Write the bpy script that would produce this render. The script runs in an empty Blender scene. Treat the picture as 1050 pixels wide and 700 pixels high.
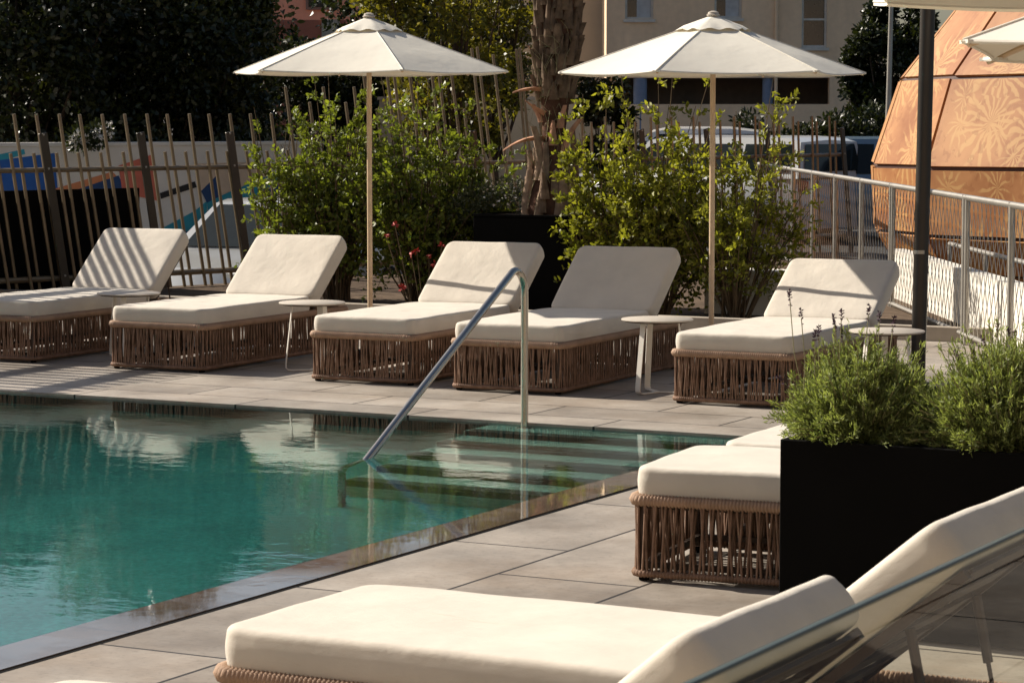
import bpy, math, random
import numpy as np
from mathutils import Vector, Matrix
random.seed(7)
rng = np.random.default_rng(11)
S = bpy.context.scene
C = S.collection
rad = math.radians
PI = math.pi

# ------------------------------------------------------------------ helpers
def link(o, parent=None):
    C.objects.link(o)
    if parent is not None:
        o.parent = parent
    return o

def tag(o, label=None, cat=None, group=None, kind=None):
    if label: o['label'] = label
    if cat: o['category'] = cat
    if group: o['group'] = group
    if kind: o['kind'] = kind
    return o

def empty(name, loc, rz=0, label=None, cat=None, group=None):
    o = bpy.data.objects.new(name, None)
    o.empty_display_size = 0.1
    o.location = loc
    o.rotation_euler = (0, 0, rz)
    link(o)
    return tag(o, label, cat, group)

def copy_tree(root, loc, rz, label, group=None):
    r = root.copy(); C.objects.link(r)
    r.location = loc; r.rotation_euler = (0, 0, rz)
    r['label'] = label
    if group: r['group'] = group
    for ch in list(root.children):
        c = ch.copy(); C.objects.link(c); c.parent = r
        for g in list(ch.children):
            d = g.copy(); C.objects.link(d); d.parent = c
    return r

class MB:
    """collects shapes; build() links them as one mesh object"""
    def __init__(s):
        s.v = []; s.f = []; s.m = []; s.cur = 0
    def add(s, vs, fs, mi=None):
        b = len(s.v)
        s.v.extend([tuple(p) for p in vs])
        for f in fs:
            s.f.append(tuple(i + b for i in f)); s.m.append(s.cur if mi is None else mi)
    def box(s, c, d, rot=None, bev=0.0):
        hx, hy, hz = d[0] / 2, d[1] / 2, d[2] / 2
        if bev <= 0:
            vs = [(sx * hx, sy * hy, sz * hz) for sz in (-1, 1) for sy in (-1, 1) for sx in (-1, 1)]
            fs = [(0, 2, 3, 1), (4, 5, 7, 6), (0, 1, 5, 4), (2, 6, 7, 3), (0, 4, 6, 2), (1, 3, 7, 5)]
        else:
            b = min(bev, hx * .9, hy * .9, hz * .9)
            vs = []; idx = {}
            for sx in (-1, 1):
                for sy in (-1, 1):
                    for sz in (-1, 1):
                        for ax in range(3):
                            p = [sx * (hx - b), sy * (hy - b), sz * (hz - b)]
                            p[ax] = (sx * hx, sy * hy, sz * hz)[ax]
                            idx[(sx, sy, sz, ax)] = len(vs); vs.append(tuple(p))
            fs = []
            for ax in range(3):
                a1, a2 = (ax + 1) % 3, (ax + 2) % 3
                for sg in (-1, 1):
                    q = []
                    for (u, w) in ((-1, -1), (1, -1), (1, 1), (-1, 1)):
                        k = [0, 0, 0]; k[ax] = sg; k[a1] = u; k[a2] = w
                        q.append(idx[(k[0], k[1], k[2], ax)])
                    fs.append(tuple(q if sg > 0 else q[::-1]))
                for u in (-1, 1):
                    for w in (-1, 1):
                        def k(t, own):
                            r = [0, 0, 0]; r[ax] = t; r[a1] = u; r[a2] = w
                            return idx[(r[0], r[1], r[2], own)]
                        q = [k(-1, a1), k(1, a1), k(1, a2), k(-1, a2)]
                        fs.append(tuple(q if u * w > 0 else q[::-1]))
            for sx in (-1, 1):
                for sy in (-1, 1):
                    for sz in (-1, 1):
                        q = [idx[(sx, sy, sz, a)] for a in range(3)]
                        fs.append(tuple(q if sx * sy * sz > 0 else q[::-1]))
        M = Matrix.Identity(3) if rot is None else rot
        c = Vector(c)
        s.add([M @ Vector(p) + c for p in vs], fs)
        return s
    def tube(s, pts, r, n=6, cap=True, closed=False):
        P = [Vector(p) for p in pts]
        R = r if hasattr(r, '__len__') else [r] * len(P)
        N = len(P); vs = []; prev = None
        for i in range(N):
            if closed: t = P[(i + 1) % N] - P[i - 1]
            else: t = P[min(i + 1, N - 1)] - P[max(i - 1, 0)]
            if t.length < 1e-9: t = Vector((0, 0, 1))
            t.normalize()
            if prev is None:
                a = Vector((0, 0, 1)) if abs(t.z) < .9 else Vector((1, 0, 0))
                u = t.cross(a).normalized()
            else:
                u = prev - t * prev.dot(t)
                if u.length < 1e-6: u = t.orthogonal()
                u.normalize()
            prev = u; w = t.cross(u)
            for k in range(n):
                a = 2 * PI * k / n
                vs.append(P[i] + (u * math.cos(a) + w * math.sin(a)) * R[i])
        fs = []
        for i in range(N if closed else N - 1):
            j = (i + 1) % N
            for k in range(n):
                l = (k + 1) % n
                fs.append((i * n + k, i * n + l, j * n + l, j * n + k))
        if cap and not closed:
            fs.append(tuple(range(n - 1, -1, -1))); fs.append(tuple((N - 1) * n + k for k in range(n)))
        s.add(vs, fs); return s
    def lathe(s, prof, c=(0, 0, 0), n=24):
        vs = []
        for (r, z) in prof:
            for k in range(n):
                a = 2 * PI * k / n
                vs.append((c[0] + r * math.cos(a), c[1] + r * math.sin(a), c[2] + z))
        fs = []
        for i in range(len(prof) - 1):
            for k in range(n):
                l = (k + 1) % n
                fs.append((i * n + k, i * n + l, (i + 1) * n + l, (i + 1) * n + k))
        fs.append(tuple(range(n - 1, -1, -1))); fs.append(tuple((len(prof) - 1) * n + k for k in range(n)))
        s.add(vs, fs); return s
    def build(s, name, mat, parent=None, smooth=False, loc=None, rz=0):
        me = bpy.data.meshes.new(name)
        me.from_pydata(s.v, [], s.f)
        mats = mat if isinstance(mat, (list, tuple)) else [mat]
        for m in mats: me.materials.append(m)
        if len(mats) > 1:
            me.polygons.foreach_set('material_index', s.m)
        if smooth:
            me.polygons.foreach_set('use_smooth', [True] * len(me.polygons))
            if smooth != 'all':
                me.set_sharp_from_angle(angle=rad(40))
        me.update()
        o = bpy.data.objects.new(name, me); link(o, parent)
        if loc is not None: o.location = loc
        if rz: o.rotation_euler = (0, 0, rz)
        return o

def quads_mesh(name, V, mat, parent=None, nv=4, tint=None):
    """V: (n, nv, 3) array of separate polygons; tint: one value per polygon in attribute 'tint'"""
    n = V.shape[0]
    me = bpy.data.meshes.new(name)
    me.vertices.add(n * nv); me.loops.add(n * nv); me.polygons.add(n)
    me.vertices.foreach_set('co', V.astype(np.float32).ravel())
    me.loops.foreach_set('vertex_index', np.arange(n * nv, dtype=np.int32))
    me.polygons.foreach_set('loop_start', np.arange(0, n * nv, nv, dtype=np.int32))
    me.polygons.foreach_set('loop_total', np.full(n, nv, dtype=np.int32))
    if tint is not None:
        at = me.attributes.new('tint', 'FLOAT', 'FACE')
        at.data.foreach_set('value', tint.astype(np.float32))
    me.materials.append(mat); me.update(calc_edges=True); me.validate()
    o = bpy.data.objects.new(name, me); link(o, parent)
    return o

# ------------------------------------------------------------------ materials
def new_mat(name):
    m = bpy.data.materials.new(name); m.use_nodes = True
    nt = m.node_tree
    for n in list(nt.nodes): nt.nodes.remove(n)
    out = nt.nodes.new('ShaderNodeOutputMaterial')
    return m, nt, out

class NG:
    def __init__(s, nt): s.nt = nt
    def n(s, t, **kw):
        nd = s.nt.nodes.new(t)
        for k, v in kw.items():
            if k.startswith('_'): setattr(nd, k[1:], v)
            else:
                key = k.replace('__', ' ')
                nd.inputs[key].default_value = v
        return nd
    def l(s, a, b): s.nt.links.new(a, b)
    def coord(s, which='Object', scale=None, rot=None):
        tc = s.n('ShaderNodeTexCoord')
        if scale is None and rot is None: return tc.outputs[which]
        mp = s.n('ShaderNodeMapping')
        if scale is not None: mp.inputs['Scale'].default_value = scale
        if rot is not None: mp.inputs['Rotation'].default_value = rot
        s.l(tc.outputs[which], mp.inputs['Vector'])
        return mp.outputs['Vector']
    def noise(s, vec, scale, detail=4, rough=.55):
        nd = s.n('ShaderNodeTexNoise'); nd.inputs['Scale'].default_value = scale
        nd.inputs['Detail'].default_value = detail; nd.inputs['Roughness'].default_value = rough
        if vec is not None: s.l(vec, nd.inputs['Vector'])
        return nd.outputs['Fac']
    def ramp(s, fac, stops):
        r = s.n('ShaderNodeValToRGB'); e = r.color_ramp.elements
        while len(e) < len(stops): e.new(.5)
        for el, (p, c) in zip(e, stops):
            el.position = p; el.color = (c[0], c[1], c[2], 1) if hasattr(c, '__len__') else (c, c, c, 1)
        s.l(fac, r.inputs['Fac']); return r.outputs['Color']
    def mix(s, fac, a, b, mode='MIX'):
        m = s.n('ShaderNodeMix'); m.data_type = 'RGBA'; m.blend_type = mode
        for i, x in ((0, fac), (6, a), (7, b)):
            if isinstance(x, (int, float)): m.inputs[i].default_value = x
            elif isinstance(x, tuple): m.inputs[i].default_value = (*x[:3], 1)
            else: s.l(x, m.inputs[i])
        return m.outputs[2]
    def math(s, op, a, b=None, c=None):
        m = s.n('ShaderNodeMath'); m.operation = op
        for i, x in enumerate((a, b, c)):
            if x is None: continue
            if isinstance(x, (int, float)): m.inputs[i].default_value = x
            else: s.l(x, m.inputs[i])
        return m.outputs[0]
    def bump(s, h, strength=.3, dist=.01, normal=None):
        b = s.n('ShaderNodeBump'); b.inputs['Strength'].default_value = strength
        b.inputs['Distance'].default_value = dist
        s.l(h, b.inputs['Height'])
        if normal is not None: s.l(normal, b.inputs['Normal'])
        return b.outputs['Normal']
    def bsdf(s, out, color, rough=.6, metal=0, normal=None, spec=.5, **kw):
        p = s.n('ShaderNodeBsdfPrincipled')
        if isinstance(color, tuple): p.inputs['Base Color'].default_value = (*color[:3], 1)
        else: s.l(color, p.inputs['Base Color'])
        if isinstance(rough, (int, float)): p.inputs['Roughness'].default_value = rough
        else: s.l(rough, p.inputs['Roughness'])
        p.inputs['Metallic'].default_value = metal
        p.inputs['Specular IOR Level'].default_value = spec
        for k, v in kw.items(): p.inputs[k.replace('__', ' ')].default_value = v
        if normal is not None: s.l(normal, p.inputs['Normal'])
        if out is not None: s.l(p.outputs[0], out.inputs['Surface'])
        return p

def plain(name, col, rough=.5, metal=0, var=.12, scale=6, bump=0, bscale=80, spec=.5, **kw):
    """base colour with soft mottling and optional fine bump"""
    m, nt, out = new_mat(name); g = NG(nt)
    co = g.coord()
    f = g.noise(co, scale, 5)
    lo = tuple(c * (1 - var) for c in col); hi = tuple(min(1, c * (1 + var)) for c in col)
    c = g.ramp(f, [(.3, lo), (.7, hi)])
    nr = None
    if bump:
        nr = g.bump(g.noise(co, bscale, 3), bump, .004)
    g.bsdf(out, c, rough, metal, nr, spec, **kw)
    return m

def leaf_mat(name, dark, light, trans=.35, rough=.45, spec=.4):
    m, nt, out = new_mat(name); g = NG(nt)
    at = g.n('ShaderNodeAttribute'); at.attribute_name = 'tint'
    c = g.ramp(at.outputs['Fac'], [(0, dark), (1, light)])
    p = g.bsdf(None, c, rough, 0, None, spec)
    t = g.n('ShaderNodeBsdfTranslucent')
    c2 = g.mix(1, c, (1.25, 1.3, .55), 'MULTIPLY'); g.l(c2, t.inputs['Color'])
    mx = g.n('ShaderNodeMixShader'); mx.inputs[0].default_value = trans
    g.l(p.outputs[0], mx.inputs[1]); g.l(t.outputs[0], mx.inputs[2]); g.l(mx.outputs[0], out.inputs['Surface'])
    return m

def fabric(name, col):
    m, nt, out = new_mat(name); g = NG(nt)
    co = g.coord()
    big = g.noise(co, 5, 4)
    c = g.ramp(big, [(.3, tuple(x * .93 for x in col)), (.7, tuple(x * 1.04 for x in col))])
    weave = g.noise(g.coord(scale=(1, 1, 1)), 420, 2)
    wr = g.noise(g.coord(scale=(1, .6, 1)), 8, 4, .55)
    h = g.math('ADD', g.math('MULTIPLY', weave, .10), wr)
    g.bsdf(out, c, .9, 0, g.bump(h, .5, .016), .15, Sheen__Weight=.15)
    return m

M = {}
M['cushion'] = fabric('cushion_fabric', (.60, .545, .462))
M['canopy'] = fabric('canopy_fabric', (.72, .675, .575))
def rope_mat():
    m, nt, out = new_mat('rope'); g = NG(nt)
    co = g.coord()
    c = g.ramp(g.noise(co, 22, 3), [(.25, (.138, .082, .050)), (.75, (.285, .174, .118))])
    g.bsdf(out, c, .75, 0, g.bump(g.noise(co, 300, 2), .5, .003), .25)
    return m
M['rope'] = rope_mat()
M['rope_wrap'] = plain('rope_wrapping', (.37, .245, .166), .75, var=.16, scale=14, bump=.3, bscale=260, spec=.25)
M['frame'] = plain('dark_bronze_metal', (.06, .040, .028), .6, 0, spec=.3)
M['white_metal'] = plain('white_powder_coat', (.70, .655, .58), .45, 0, var=.04)
M['table_top'] = plain('table_laminate', (.44, .39, .325), .5, var=.06)
M['wood_pole'] = plain('pale_wood', (.58, .425, .27), .5, var=.12, scale=12)
M['steel'] = plain('stainless_steel', (.50, .46, .40), .2, 1.0, var=.05)
M['galv'] = plain('galvanised_steel', (.36, .34, .305), .45, .8, var=.1)
M['black'] = plain('black_powder_coat', (.004, .0038, .0035), .85, 0, var=.2, scale=2, spec=.06)
M['dark_mast'] = plain('dark_painted_mast', (.028, .023, .019), .35, .3, var=.1)
M['picket'] = plain('bronze_picket', (.20, .152, .092), .42, .3, var=.3, scale=3)
M['picket_dark'] = plain('bronze_fence_post', (.06, .048, .034), .5, .4, var=.2, scale=3)
M['bark'] = plain('bark', (.075, .055, .04), .9, var=.35, scale=9, bump=.6, bscale=40, spec=.1)
M['twig'] = plain('twig', (.12, .085, .05), .9, var=.3, scale=9, spec=.1)
M['palm_boot'] = plain('palm_leaf_base', (.125, .086, .056), .9, var=.6, scale=9, bump=.5, bscale=60, spec=.15)
M['palm_fibre'] = plain('palm_fibre', (.085, .045, .030), .95, var=.5, scale=10, bump=.7, bscale=50, spec=.1)
M['palm_cut'] = plain('palm_cut_stub', (.40, .22, .14), .85, var=.4, scale=10, spec=.1)
M['soil'] = plain('soil', (.10, .07, .047), .95, var=.4, scale=8, bump=.7, bscale=40, spec=.1)
M['asphalt'] = plain('asphalt', (.05, .048, .045), .9, var=.25, scale=3, bump=.3, bscale=90, spec=.2)
M['white_wall'] = plain('white_render', (.70, .66, .58), .85, var=.07, scale=2.5, bump=.2, bscale=50, spec=.2)
M['kerb'] = plain('kerb_stone', (.36, .31, .25), .8, var=.15, scale=5, bump=.3, bscale=50, spec=.2)
M['leaf_bush'] = leaf_mat('bush_leaves', (.034, .056, .010), (.25, .285, .042), .42)
M['leaf_bush_bright'] = leaf_mat('bright_bush_leaves', (.055, .070, .010), (.35, .34, .045), .45)
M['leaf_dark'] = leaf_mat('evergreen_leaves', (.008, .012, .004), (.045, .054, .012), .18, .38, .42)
M['leaf_painted_glint'] = leaf_mat('evergreen_leaves_painted_glint', (.012, .018, .006), (.15, .15, .04), .30, .42, .5)  # lighter copy of the evergreen leaves; sun glints put into the colour
M['leaf_tree'] = leaf_mat('tree_leaves', (.045, .050, .009), (.30, .25, .03), .45)
M['leaf_lav'] = leaf_mat('lavender_leaves', (.048, .074, .020), (.38, .43, .165), .36, .6)
M['leaf_grey'] = leaf_mat('grey_groundcover_leaves', (.045, .06, .03), (.16, .17, .09), .2, .6)
M['flower'] = plain('lavender_flower', (.10, .062, .085), .9, var=.4, scale=60, spec=.1)
M['red_flower'] = plain('red_petals', (.45, .05, .035), .7, var=.3, scale=30)
M['white_flower'] = plain('white_petals', (.75, .72, .66), .7, var=.1)
M['lav_stem'] = plain('lavender_stem', (.22, .20, .10), .8, var=.2)

def deck_mat(rot, row, off):
    m, nt, out = new_mat('porcelain_deck_tiles'); g = NG(nt)
    co = g.coord('Object', rot=(0, 0, rot))
    br = g.n('ShaderNodeTexBrick'); br.offset = .5; br.squash = 1
    br.inputs['Color1'].default_value = (.1, .1, .1, 1); br.inputs['Color2'].default_value = (.9, .9, .9, 1)
    br.inputs['Mortar'].default_value = (0, 0, 0, 1)
    br.inputs['Scale'].default_value = 1; br.inputs['Mortar Size'].default_value = .0072
    br.inputs['Brick Width'].default_value = 1.2; br.inputs['Row Height'].default_value = row
    br.inputs['Mortar Smooth'].default_value = 0.0
    mp = g.n('ShaderNodeMapping'); mp.inputs['Location'].default_value = (.37, off, 0)
    g.l(co, mp.inputs['Vector']); g.l(mp.outputs[0], br.inputs['Vector'])
    tile = g.ramp(br.outputs['Color'], [(0, (.262, .232, .196)), (1, (.395, .352, .300))])
    st = g.noise(g.coord('Object', scale=(1, 1, 1)), 1.6, 8, .62)
    fine = g.noise(g.coord('Object', rot=(0, 0, rot), scale=(1, 5, 1)), 14, 5, .6)
    c = g.mix(1, tile, g.ramp(st, [(.3, .68), (.72, 1.18)]), 'MULTIPLY')
    c = g.mix(1, c, g.ramp(fine, [(.3, .90), (.7, 1.06)]), 'MULTIPLY')
    sp = g.noise(co, 38, 4, .7); c = g.mix(1, c, g.ramp(sp, [(.34, .80), (.46, 1.0)]), 'MULTIPLY')
    bl = g.noise(g.coord('Object', scale=(1, 1, 1), rot=(0, 0, 1)), .75, 5, .7); c = g.mix(1, c, g.ramp(bl, [(.36, (.78, .72, .66)), (.55, (1.04, 1.03, 1.02))]), 'MULTIPLY')
    c = g.mix(br.outputs['Fac'], c, (.018, .014, .011))
    h = g.math('SUBTRACT', g.math('MULTIPLY', g.noise(co, 120, 3), .15), br.outputs['Fac'])
    r = g.ramp(st, [(.3, .48), (.7, .68)])
    g.bsdf(out, c, r, 0, g.bump(h, .5, .004), .4)
    return m
def wet_mat():
    m, nt, out = new_mat('wet_coping_stone'); g = NG(nt)
    co = g.coord()
    c = g.ramp(g.noise(co, 2.2, 8, .65), [(.3, (.085, .062, .046)), (.7, (.175, .13, .098))])
    br = g.n('ShaderNodeTexBrick'); br.offset = 0
    br.inputs['Color1'].default_value = br.inputs['Color2'].default_value = (1, 1, 1, 1)
    br.inputs['Mortar'].default_value = (.25, .22, .2, 1)
    br.inputs['Scale'].default_value = 1; br.inputs['Mortar Size'].default_value = .004
    br.inputs['Brick Width'].default_value = 5; br.inputs['Row Height'].default_value = 1.2
    g.l(co, br.inputs['Vector'])
    c = g.mix(1, c, br.outputs['Color'], 'MULTIPLY')
    wet = g.noise(g.coord('Object', scale=(1, 1, 1)), 3.2, 5, .6)
    r = g.ramp(wet, [(.46, .035), (.60, .22)])
    h = g.noise(g.coord('Object', scale=(1, .8, 1)), 10, 3, .5)
    g.bsdf(out, c, r, 0, g.bump(h, .10, .006), .5, Coat__Weight=.9, Coat__Roughness=.03, Coat__IOR=1.33)
    return m
def mosaic(name, c1, c2, grout, size=.025):
    m, nt, out = new_mat(name); g = NG(nt)
    br = g.n('ShaderNodeTexBrick'); br.offset = 0
    br.inputs['Color1'].default_value = (*c1, 1); br.inputs['Color2'].default_value = (*c2, 1)
    br.inputs['Mortar'].default_value = (*grout, 1)
    br.inputs['Scale'].default_value = 1; br.inputs['Mortar Size'].default_value = size * .06
    br.inputs['Brick Width'].default_value = size; br.inputs['Row Height'].default_value = size
    tc = g.n('ShaderNodeTexCoord')
    sep = g.n('ShaderNodeSeparateXYZ'); g.l(tc.outputs['Object'], sep.inputs[0])
    cmb = g.n('ShaderNodeCombineXYZ')
    g.l(g.math('ADD', sep.outputs[0], sep.outputs[2]), cmb.inputs[0])
    g.l(g.math('ADD', sep.outputs[1], g.math('MULTIPLY', sep.outputs[2], .618)), cmb.inputs[1])
    g.l(cmb.outputs[0], br.inputs['Vector'])
    big = g.noise(tc.outputs['Object'], 2.0, 4)
    c = g.mix(1, br.outputs['Color'], g.ramp(big, [(.3, .8), (.7, 1.2)]), 'MULTIPLY')
    g.bsdf(out, c, .35, 0, None, .4)
    return m
M['mosaic'] = mosaic('green_mosaic', (.015, .142, .130), (.030, .205, .185), (.05, .145, .135))
M['step_tile'] = mosaic('step_mosaic', (.15, .27, .225), (.20, .34, .285), (.12, .2, .17), .05)
M['nosing_riser_shade'] = plain('dark_nosing_riser_shade', (.012, .03, .025), .5, var=.2)

def water_mat():
    m, nt, out = new_mat('pool_water'); g = NG(nt)
    a = g.noise(g.coord('Object', scale=(1, 1.5, 1), rot=(0, 0, rad(28))), 3.2, 3, .5)
    b = g.noise(g.coord('Object', scale=(1, 2.4, 1), rot=(0, 0, rad(20))), 15, 2, .5)
    h = g.math('ADD', a, g.math('MULTIPLY', b, .16))
    nr = g.bump(h, 1.0, WAVE)
    fr = g.n('ShaderNodeFresnel'); fr.inputs['IOR'].default_value = 1.333
    g.l(nr, fr.inputs['Normal'])
    gl = g.n('ShaderNodeBsdfGlass'); gl.inputs['IOR'].default_value = 1.333
    gl.inputs['Roughness'].default_value = 0; gl.inputs['Color'].default_value = (.90, 1, .985, 1)
    g.l(nr, gl.inputs['Normal'])
    g.l(gl.outputs[0], out.inputs['Surface'])
    return m
WAVE = .0014
M['water'] = water_mat()

def glass_mat(name, tint, rough=0.0):
    m, nt, out = new_mat(name); g = NG(nt)
    t = g.n('ShaderNodeBsdfTransparent'); t.inputs[0].default_value = (*tint, 1)
    gl = g.n('ShaderNodeBsdfGlossy'); gl.inputs['Roughness'].default_value = rough
    fr = g.n('ShaderNodeFresnel'); fr.inputs['IOR'].default_value = 1.26
    mx = g.n('ShaderNodeMixShader')
    ge = g.n('ShaderNodeNewGeometry')
    g.l(g.math('MULTIPLY', fr.outputs[0], g.math('SUBTRACT', 1.0, ge.outputs['Backfacing'])), mx.inputs[0]); g.l(t.outputs[0], mx.inputs[1]); g.l(gl.outputs[0], mx.inputs[2])
    g.l(mx.outputs[0], out.inputs['Surface'])
    return m
M['glass'] = glass_mat('balustrade_glass', (.95, .965, .93))
M['glass_edge'] = plain('glass_edge', (.06, .075, .068), .35, 0, var=.1, spec=.2)

# ------------------------------------------------------------------ world, sun, camera
SUN_AZ = math.atan2(.523, -.852)         # direction towards the sun in plan
SUN_EL = rad(35)
w = bpy.data.worlds.new('World'); S.world = w; w.use_nodes = True
nt = w.node_tree
bg = nt.nodes['Background']; sky = nt.nodes.new('ShaderNodeTexSky')
sky.sky_type = 'NISHITA'; sky.sun_disc = False
sky.sun_elevation = SUN_EL
sky.sun_rotation = math.atan2(-.852, .523)   # clockwise from +Y
sky.air_density = 1.0; sky.dust_density = 2.2; sky.ozone_density = .8
nt.links.new(sky.outputs[0], bg.inputs[0]); bg.inputs[1].default_value = .055
sd = bpy.data.lights.new('sun', 'SUN'); sd.energy = 5.0; sd.angle = rad(.5); sd.color = (1, .915, .80)
so = bpy.data.objects.new('sun', sd); link(so)
to_sun = Vector((-.852 * math.cos(SUN_EL), .523 * math.cos(SUN_EL), math.sin(SUN_EL)))
so.rotation_euler = to_sun.to_track_quat('Z', 'Y').to_euler()
so.location = to_sun * 30

cd = bpy.data.cameras.new('camera'); co = bpy.data.objects.new('camera', cd); link(co)
CAMH = 1.75; F = 2725.
cd.sensor_width = 36; cd.lens = 36 * F / 1050
co.location = (0, 0, CAMH)
PITCH = math.atan(235 / F)
co.rotation_euler = (rad(90) - PITCH, 0, 0)
cd.clip_end = 2000; cd.clip_start = .05
cd.dof.use_dof = True; cd.dof.focus_distance = 15; cd.dof.aperture_fstop = 20
S.camera = co
S.view_settings.view_transform = 'Standard'; S.view_settings.look = 'None'
S.view_settings.exposure = 0.70; S.view_settings.gamma = 1
S.cycles.max_bounces = 10; S.cycles.transparent_max_bounces = 24
S.cycles.transmission_bounces = 8; S.cycles.diffuse_bounces = 4; S.cycles.glossy_bounces = 5
S.cycles.use_denoising = True
S.cycles.sample_clamp_indirect = 6

def px(x, y, d):
    """point on the sight line through photo pixel (x, y) at forward distance d (places background things)"""
    dep = np.array([(x - 525) / F, (350 - y) / F])
    v = Vector((dep[0], math.cos(PITCH) + dep[1] * math.sin(PITCH), -math.sin(PITCH) + dep[1] * math.cos(PITCH)))
    k = d / v.y
    return Vector((v.x * k, d, CAMH + v.z * k))

# pool frame: origin at pool corner, local X = away from pool to the right, local Y = along the right edge, away
PC = (1.31, 14.3, 0); PR = -rad(28)
cR, sR = math.cos(PR), math.sin(PR)
def PW(x, y, z=0): return Vector((PC[0] + cR * x - sR * y, PC[1] + sR * x + cR * y, z))

# ------------------------------------------------------------------ setting: ground, deck, pool
PX0, PY0 = -10.0, -17.0
def ring(mb, ox0, ox1, oy0, oy1, ix0, ix1, iy0, iy1, z):
    o = [(ox0, oy0, z), (ox1, oy0, z), (ox1, oy1, z), (ox0, oy1, z)]
    i = [(ix0, iy0, z), (ix1, iy0, z), (ix1, iy1, z), (ix0, iy1, z)]
    mb.add(o + i, [(0, 1, 5, 4), (1, 2, 6, 5), (2, 3, 7, 6), (3, 0, 4, 7)])
def sstep(a, b, x):
    t = max(0, min(1, (x - a) / (b - a))); return t * t * (3 - 2 * t)
def ground_z(p):
    d_ = (p.x + 4.74) * -.6596 + (p.y - 24.6) * .7516          # distance behind the fence line
    return -.045 - .72 * sstep(.25, 1.6, d_) * sstep(2.8, 0.2, p.x)
gx = [-600, -200, -80, -40, -25, -18, -14, PX0 - .02] + [PX0 - .02 + i * (PX0 * -1 + .32) / 22 for i in range(1, 23)] + [.30 + .5 * i for i in range(1, 24)] + [14, 20, 40, 90, 200, 600]
gx = sorted(gx)
gy = [-600, -200, -60, PY0 - .02, -9, .02] + [.02 + .45 * i for i in range(1, 70)] + [36, 45, 60, 90, 200, 600]
mb = MB(); vs = []; fs = []
for b_ in gy:
    for a_ in gx:
        q = PW(a_, b_); vs.append((a_, b_, ground_z(q)))
for j in range(len(gy) - 1):
    for i in range(len(gx) - 1):
        xm, ym = (gx[i] + gx[i + 1]) / 2, (gy[j] + gy[j + 1]) / 2
        if PX0 - .02 < xm < .30 and PY0 - .02 < ym < .02: continue
        fs.append((j * len(gx) + i, j * len(gx) + i + 1, (j + 1) * len(gx) + i + 1, (j + 1) * len(gx) + i))
mb.add(vs, fs)
tag(mb.build('ground', M['asphalt'], loc=PC, rz=PR), kind='structure')

SLOT0, SLOT1 = .235, .292
def slab(mb, x0, x1, y0, y1, zt, zb):
    mb.box(((x0 + x1) / 2, (y0 + y1) / 2, (zt + zb) / 2), (x1 - x0, y1 - y0, zt - zb))
M['deck_right'] = deck_mat(rad(90), .60, -.21); M['deck_back'] = deck_mat(0, .49, .125)
mb = MB(); slab(mb, SLOT1, 14, -18, 0, 0, -.3)
tag(mb.build('deck', M['deck_right'], loc=PC, rz=PR), kind='structure')
mb = MB(); slab(mb, -14, 14, .004, 6.2, 0, -.032)
tag(mb.build('deck_terrace', M['deck_back'], loc=PC, rz=PR), kind='structure')
mb = MB(); slab(mb, 0.0, SLOT0, -18, 0, -.006, -.25)
tag(mb.build('pool_coping', wet_mat(), loc=PC, rz=PR), kind='structure')
mb = MB(); slab(mb, SLOT0 + .001, SLOT1 - .001, -18, 0, -.010, -.2)  # black fill near the rim stands in for shade in the open slot
tag(mb.build('drain_slot_shade', M['black'], loc=PC, rz=PR), kind='structure')
# basin: floor and inner walls
D = 1.35
mb = MB()
x0, x1, y0, y1 = PX0, -.001, PY0, 0.0
v = [(x0, y0, -D), (x1, y0, -D), (x1, y1, -D), (x0, y1, -D), (x0, y0, -.033), (x1, y0, -.033), (x1, y1, -.033), (x0, y1, -.033)]
mb.add(v, [(0, 1, 2, 3), (0, 4, 5, 1), (1, 5, 6, 2), (2, 6, 7, 3), (3, 7, 4, 0)])
tag(mb.build('pool_basin', M['mosaic'], loc=PC, rz=PR), kind='structure')
mb = MB()
TR, RS = .32, .19
for k in range(5):
    slab(mb, -1.62, -.004, -TR * (k + 1), -.004 if k == 0 else -TR * k, -.10 - RS * k, -D + .004 + .002 * k)
steps = mb.build('pool_steps', M['step_tile'], loc=PC, rz=PR); tag(steps, kind='structure')
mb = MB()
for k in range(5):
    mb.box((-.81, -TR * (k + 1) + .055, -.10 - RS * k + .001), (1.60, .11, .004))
    mb.box((-.81, -TR * (k + 1) - .002, -.10 - RS * k - .093), (1.60, .004, .186))  # riser plates: shade on the risers put into a dark colour
mb.build('nosing_and_riser_shade', M['nosing_riser_shade'], steps)
mb = MB()
WZ = -.014
mb.add([(PX0 + .001, PY0 + .001, WZ), (-.0012, PY0 + .001, WZ), (-.0012, .0035, WZ), (PX0 + .001, .0035, WZ)], [(0, 1, 2, 3)])
water = mb.build('pool_water', M['water'], loc=PC, rz=PR); tag(water, kind='structure')
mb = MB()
slab(mb, PX0 + .002, -1.63, -.014, -.002, -.034, -.55)  # dark strip on the back wall; shade and lounger reflections put into colour
tag(mb.build('painted_wall_shade', plain('wall_shade_strip', (.010, .020, .019), .3, var=.3, scale=30), loc=PC, rz=PR), kind='structure')
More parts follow.
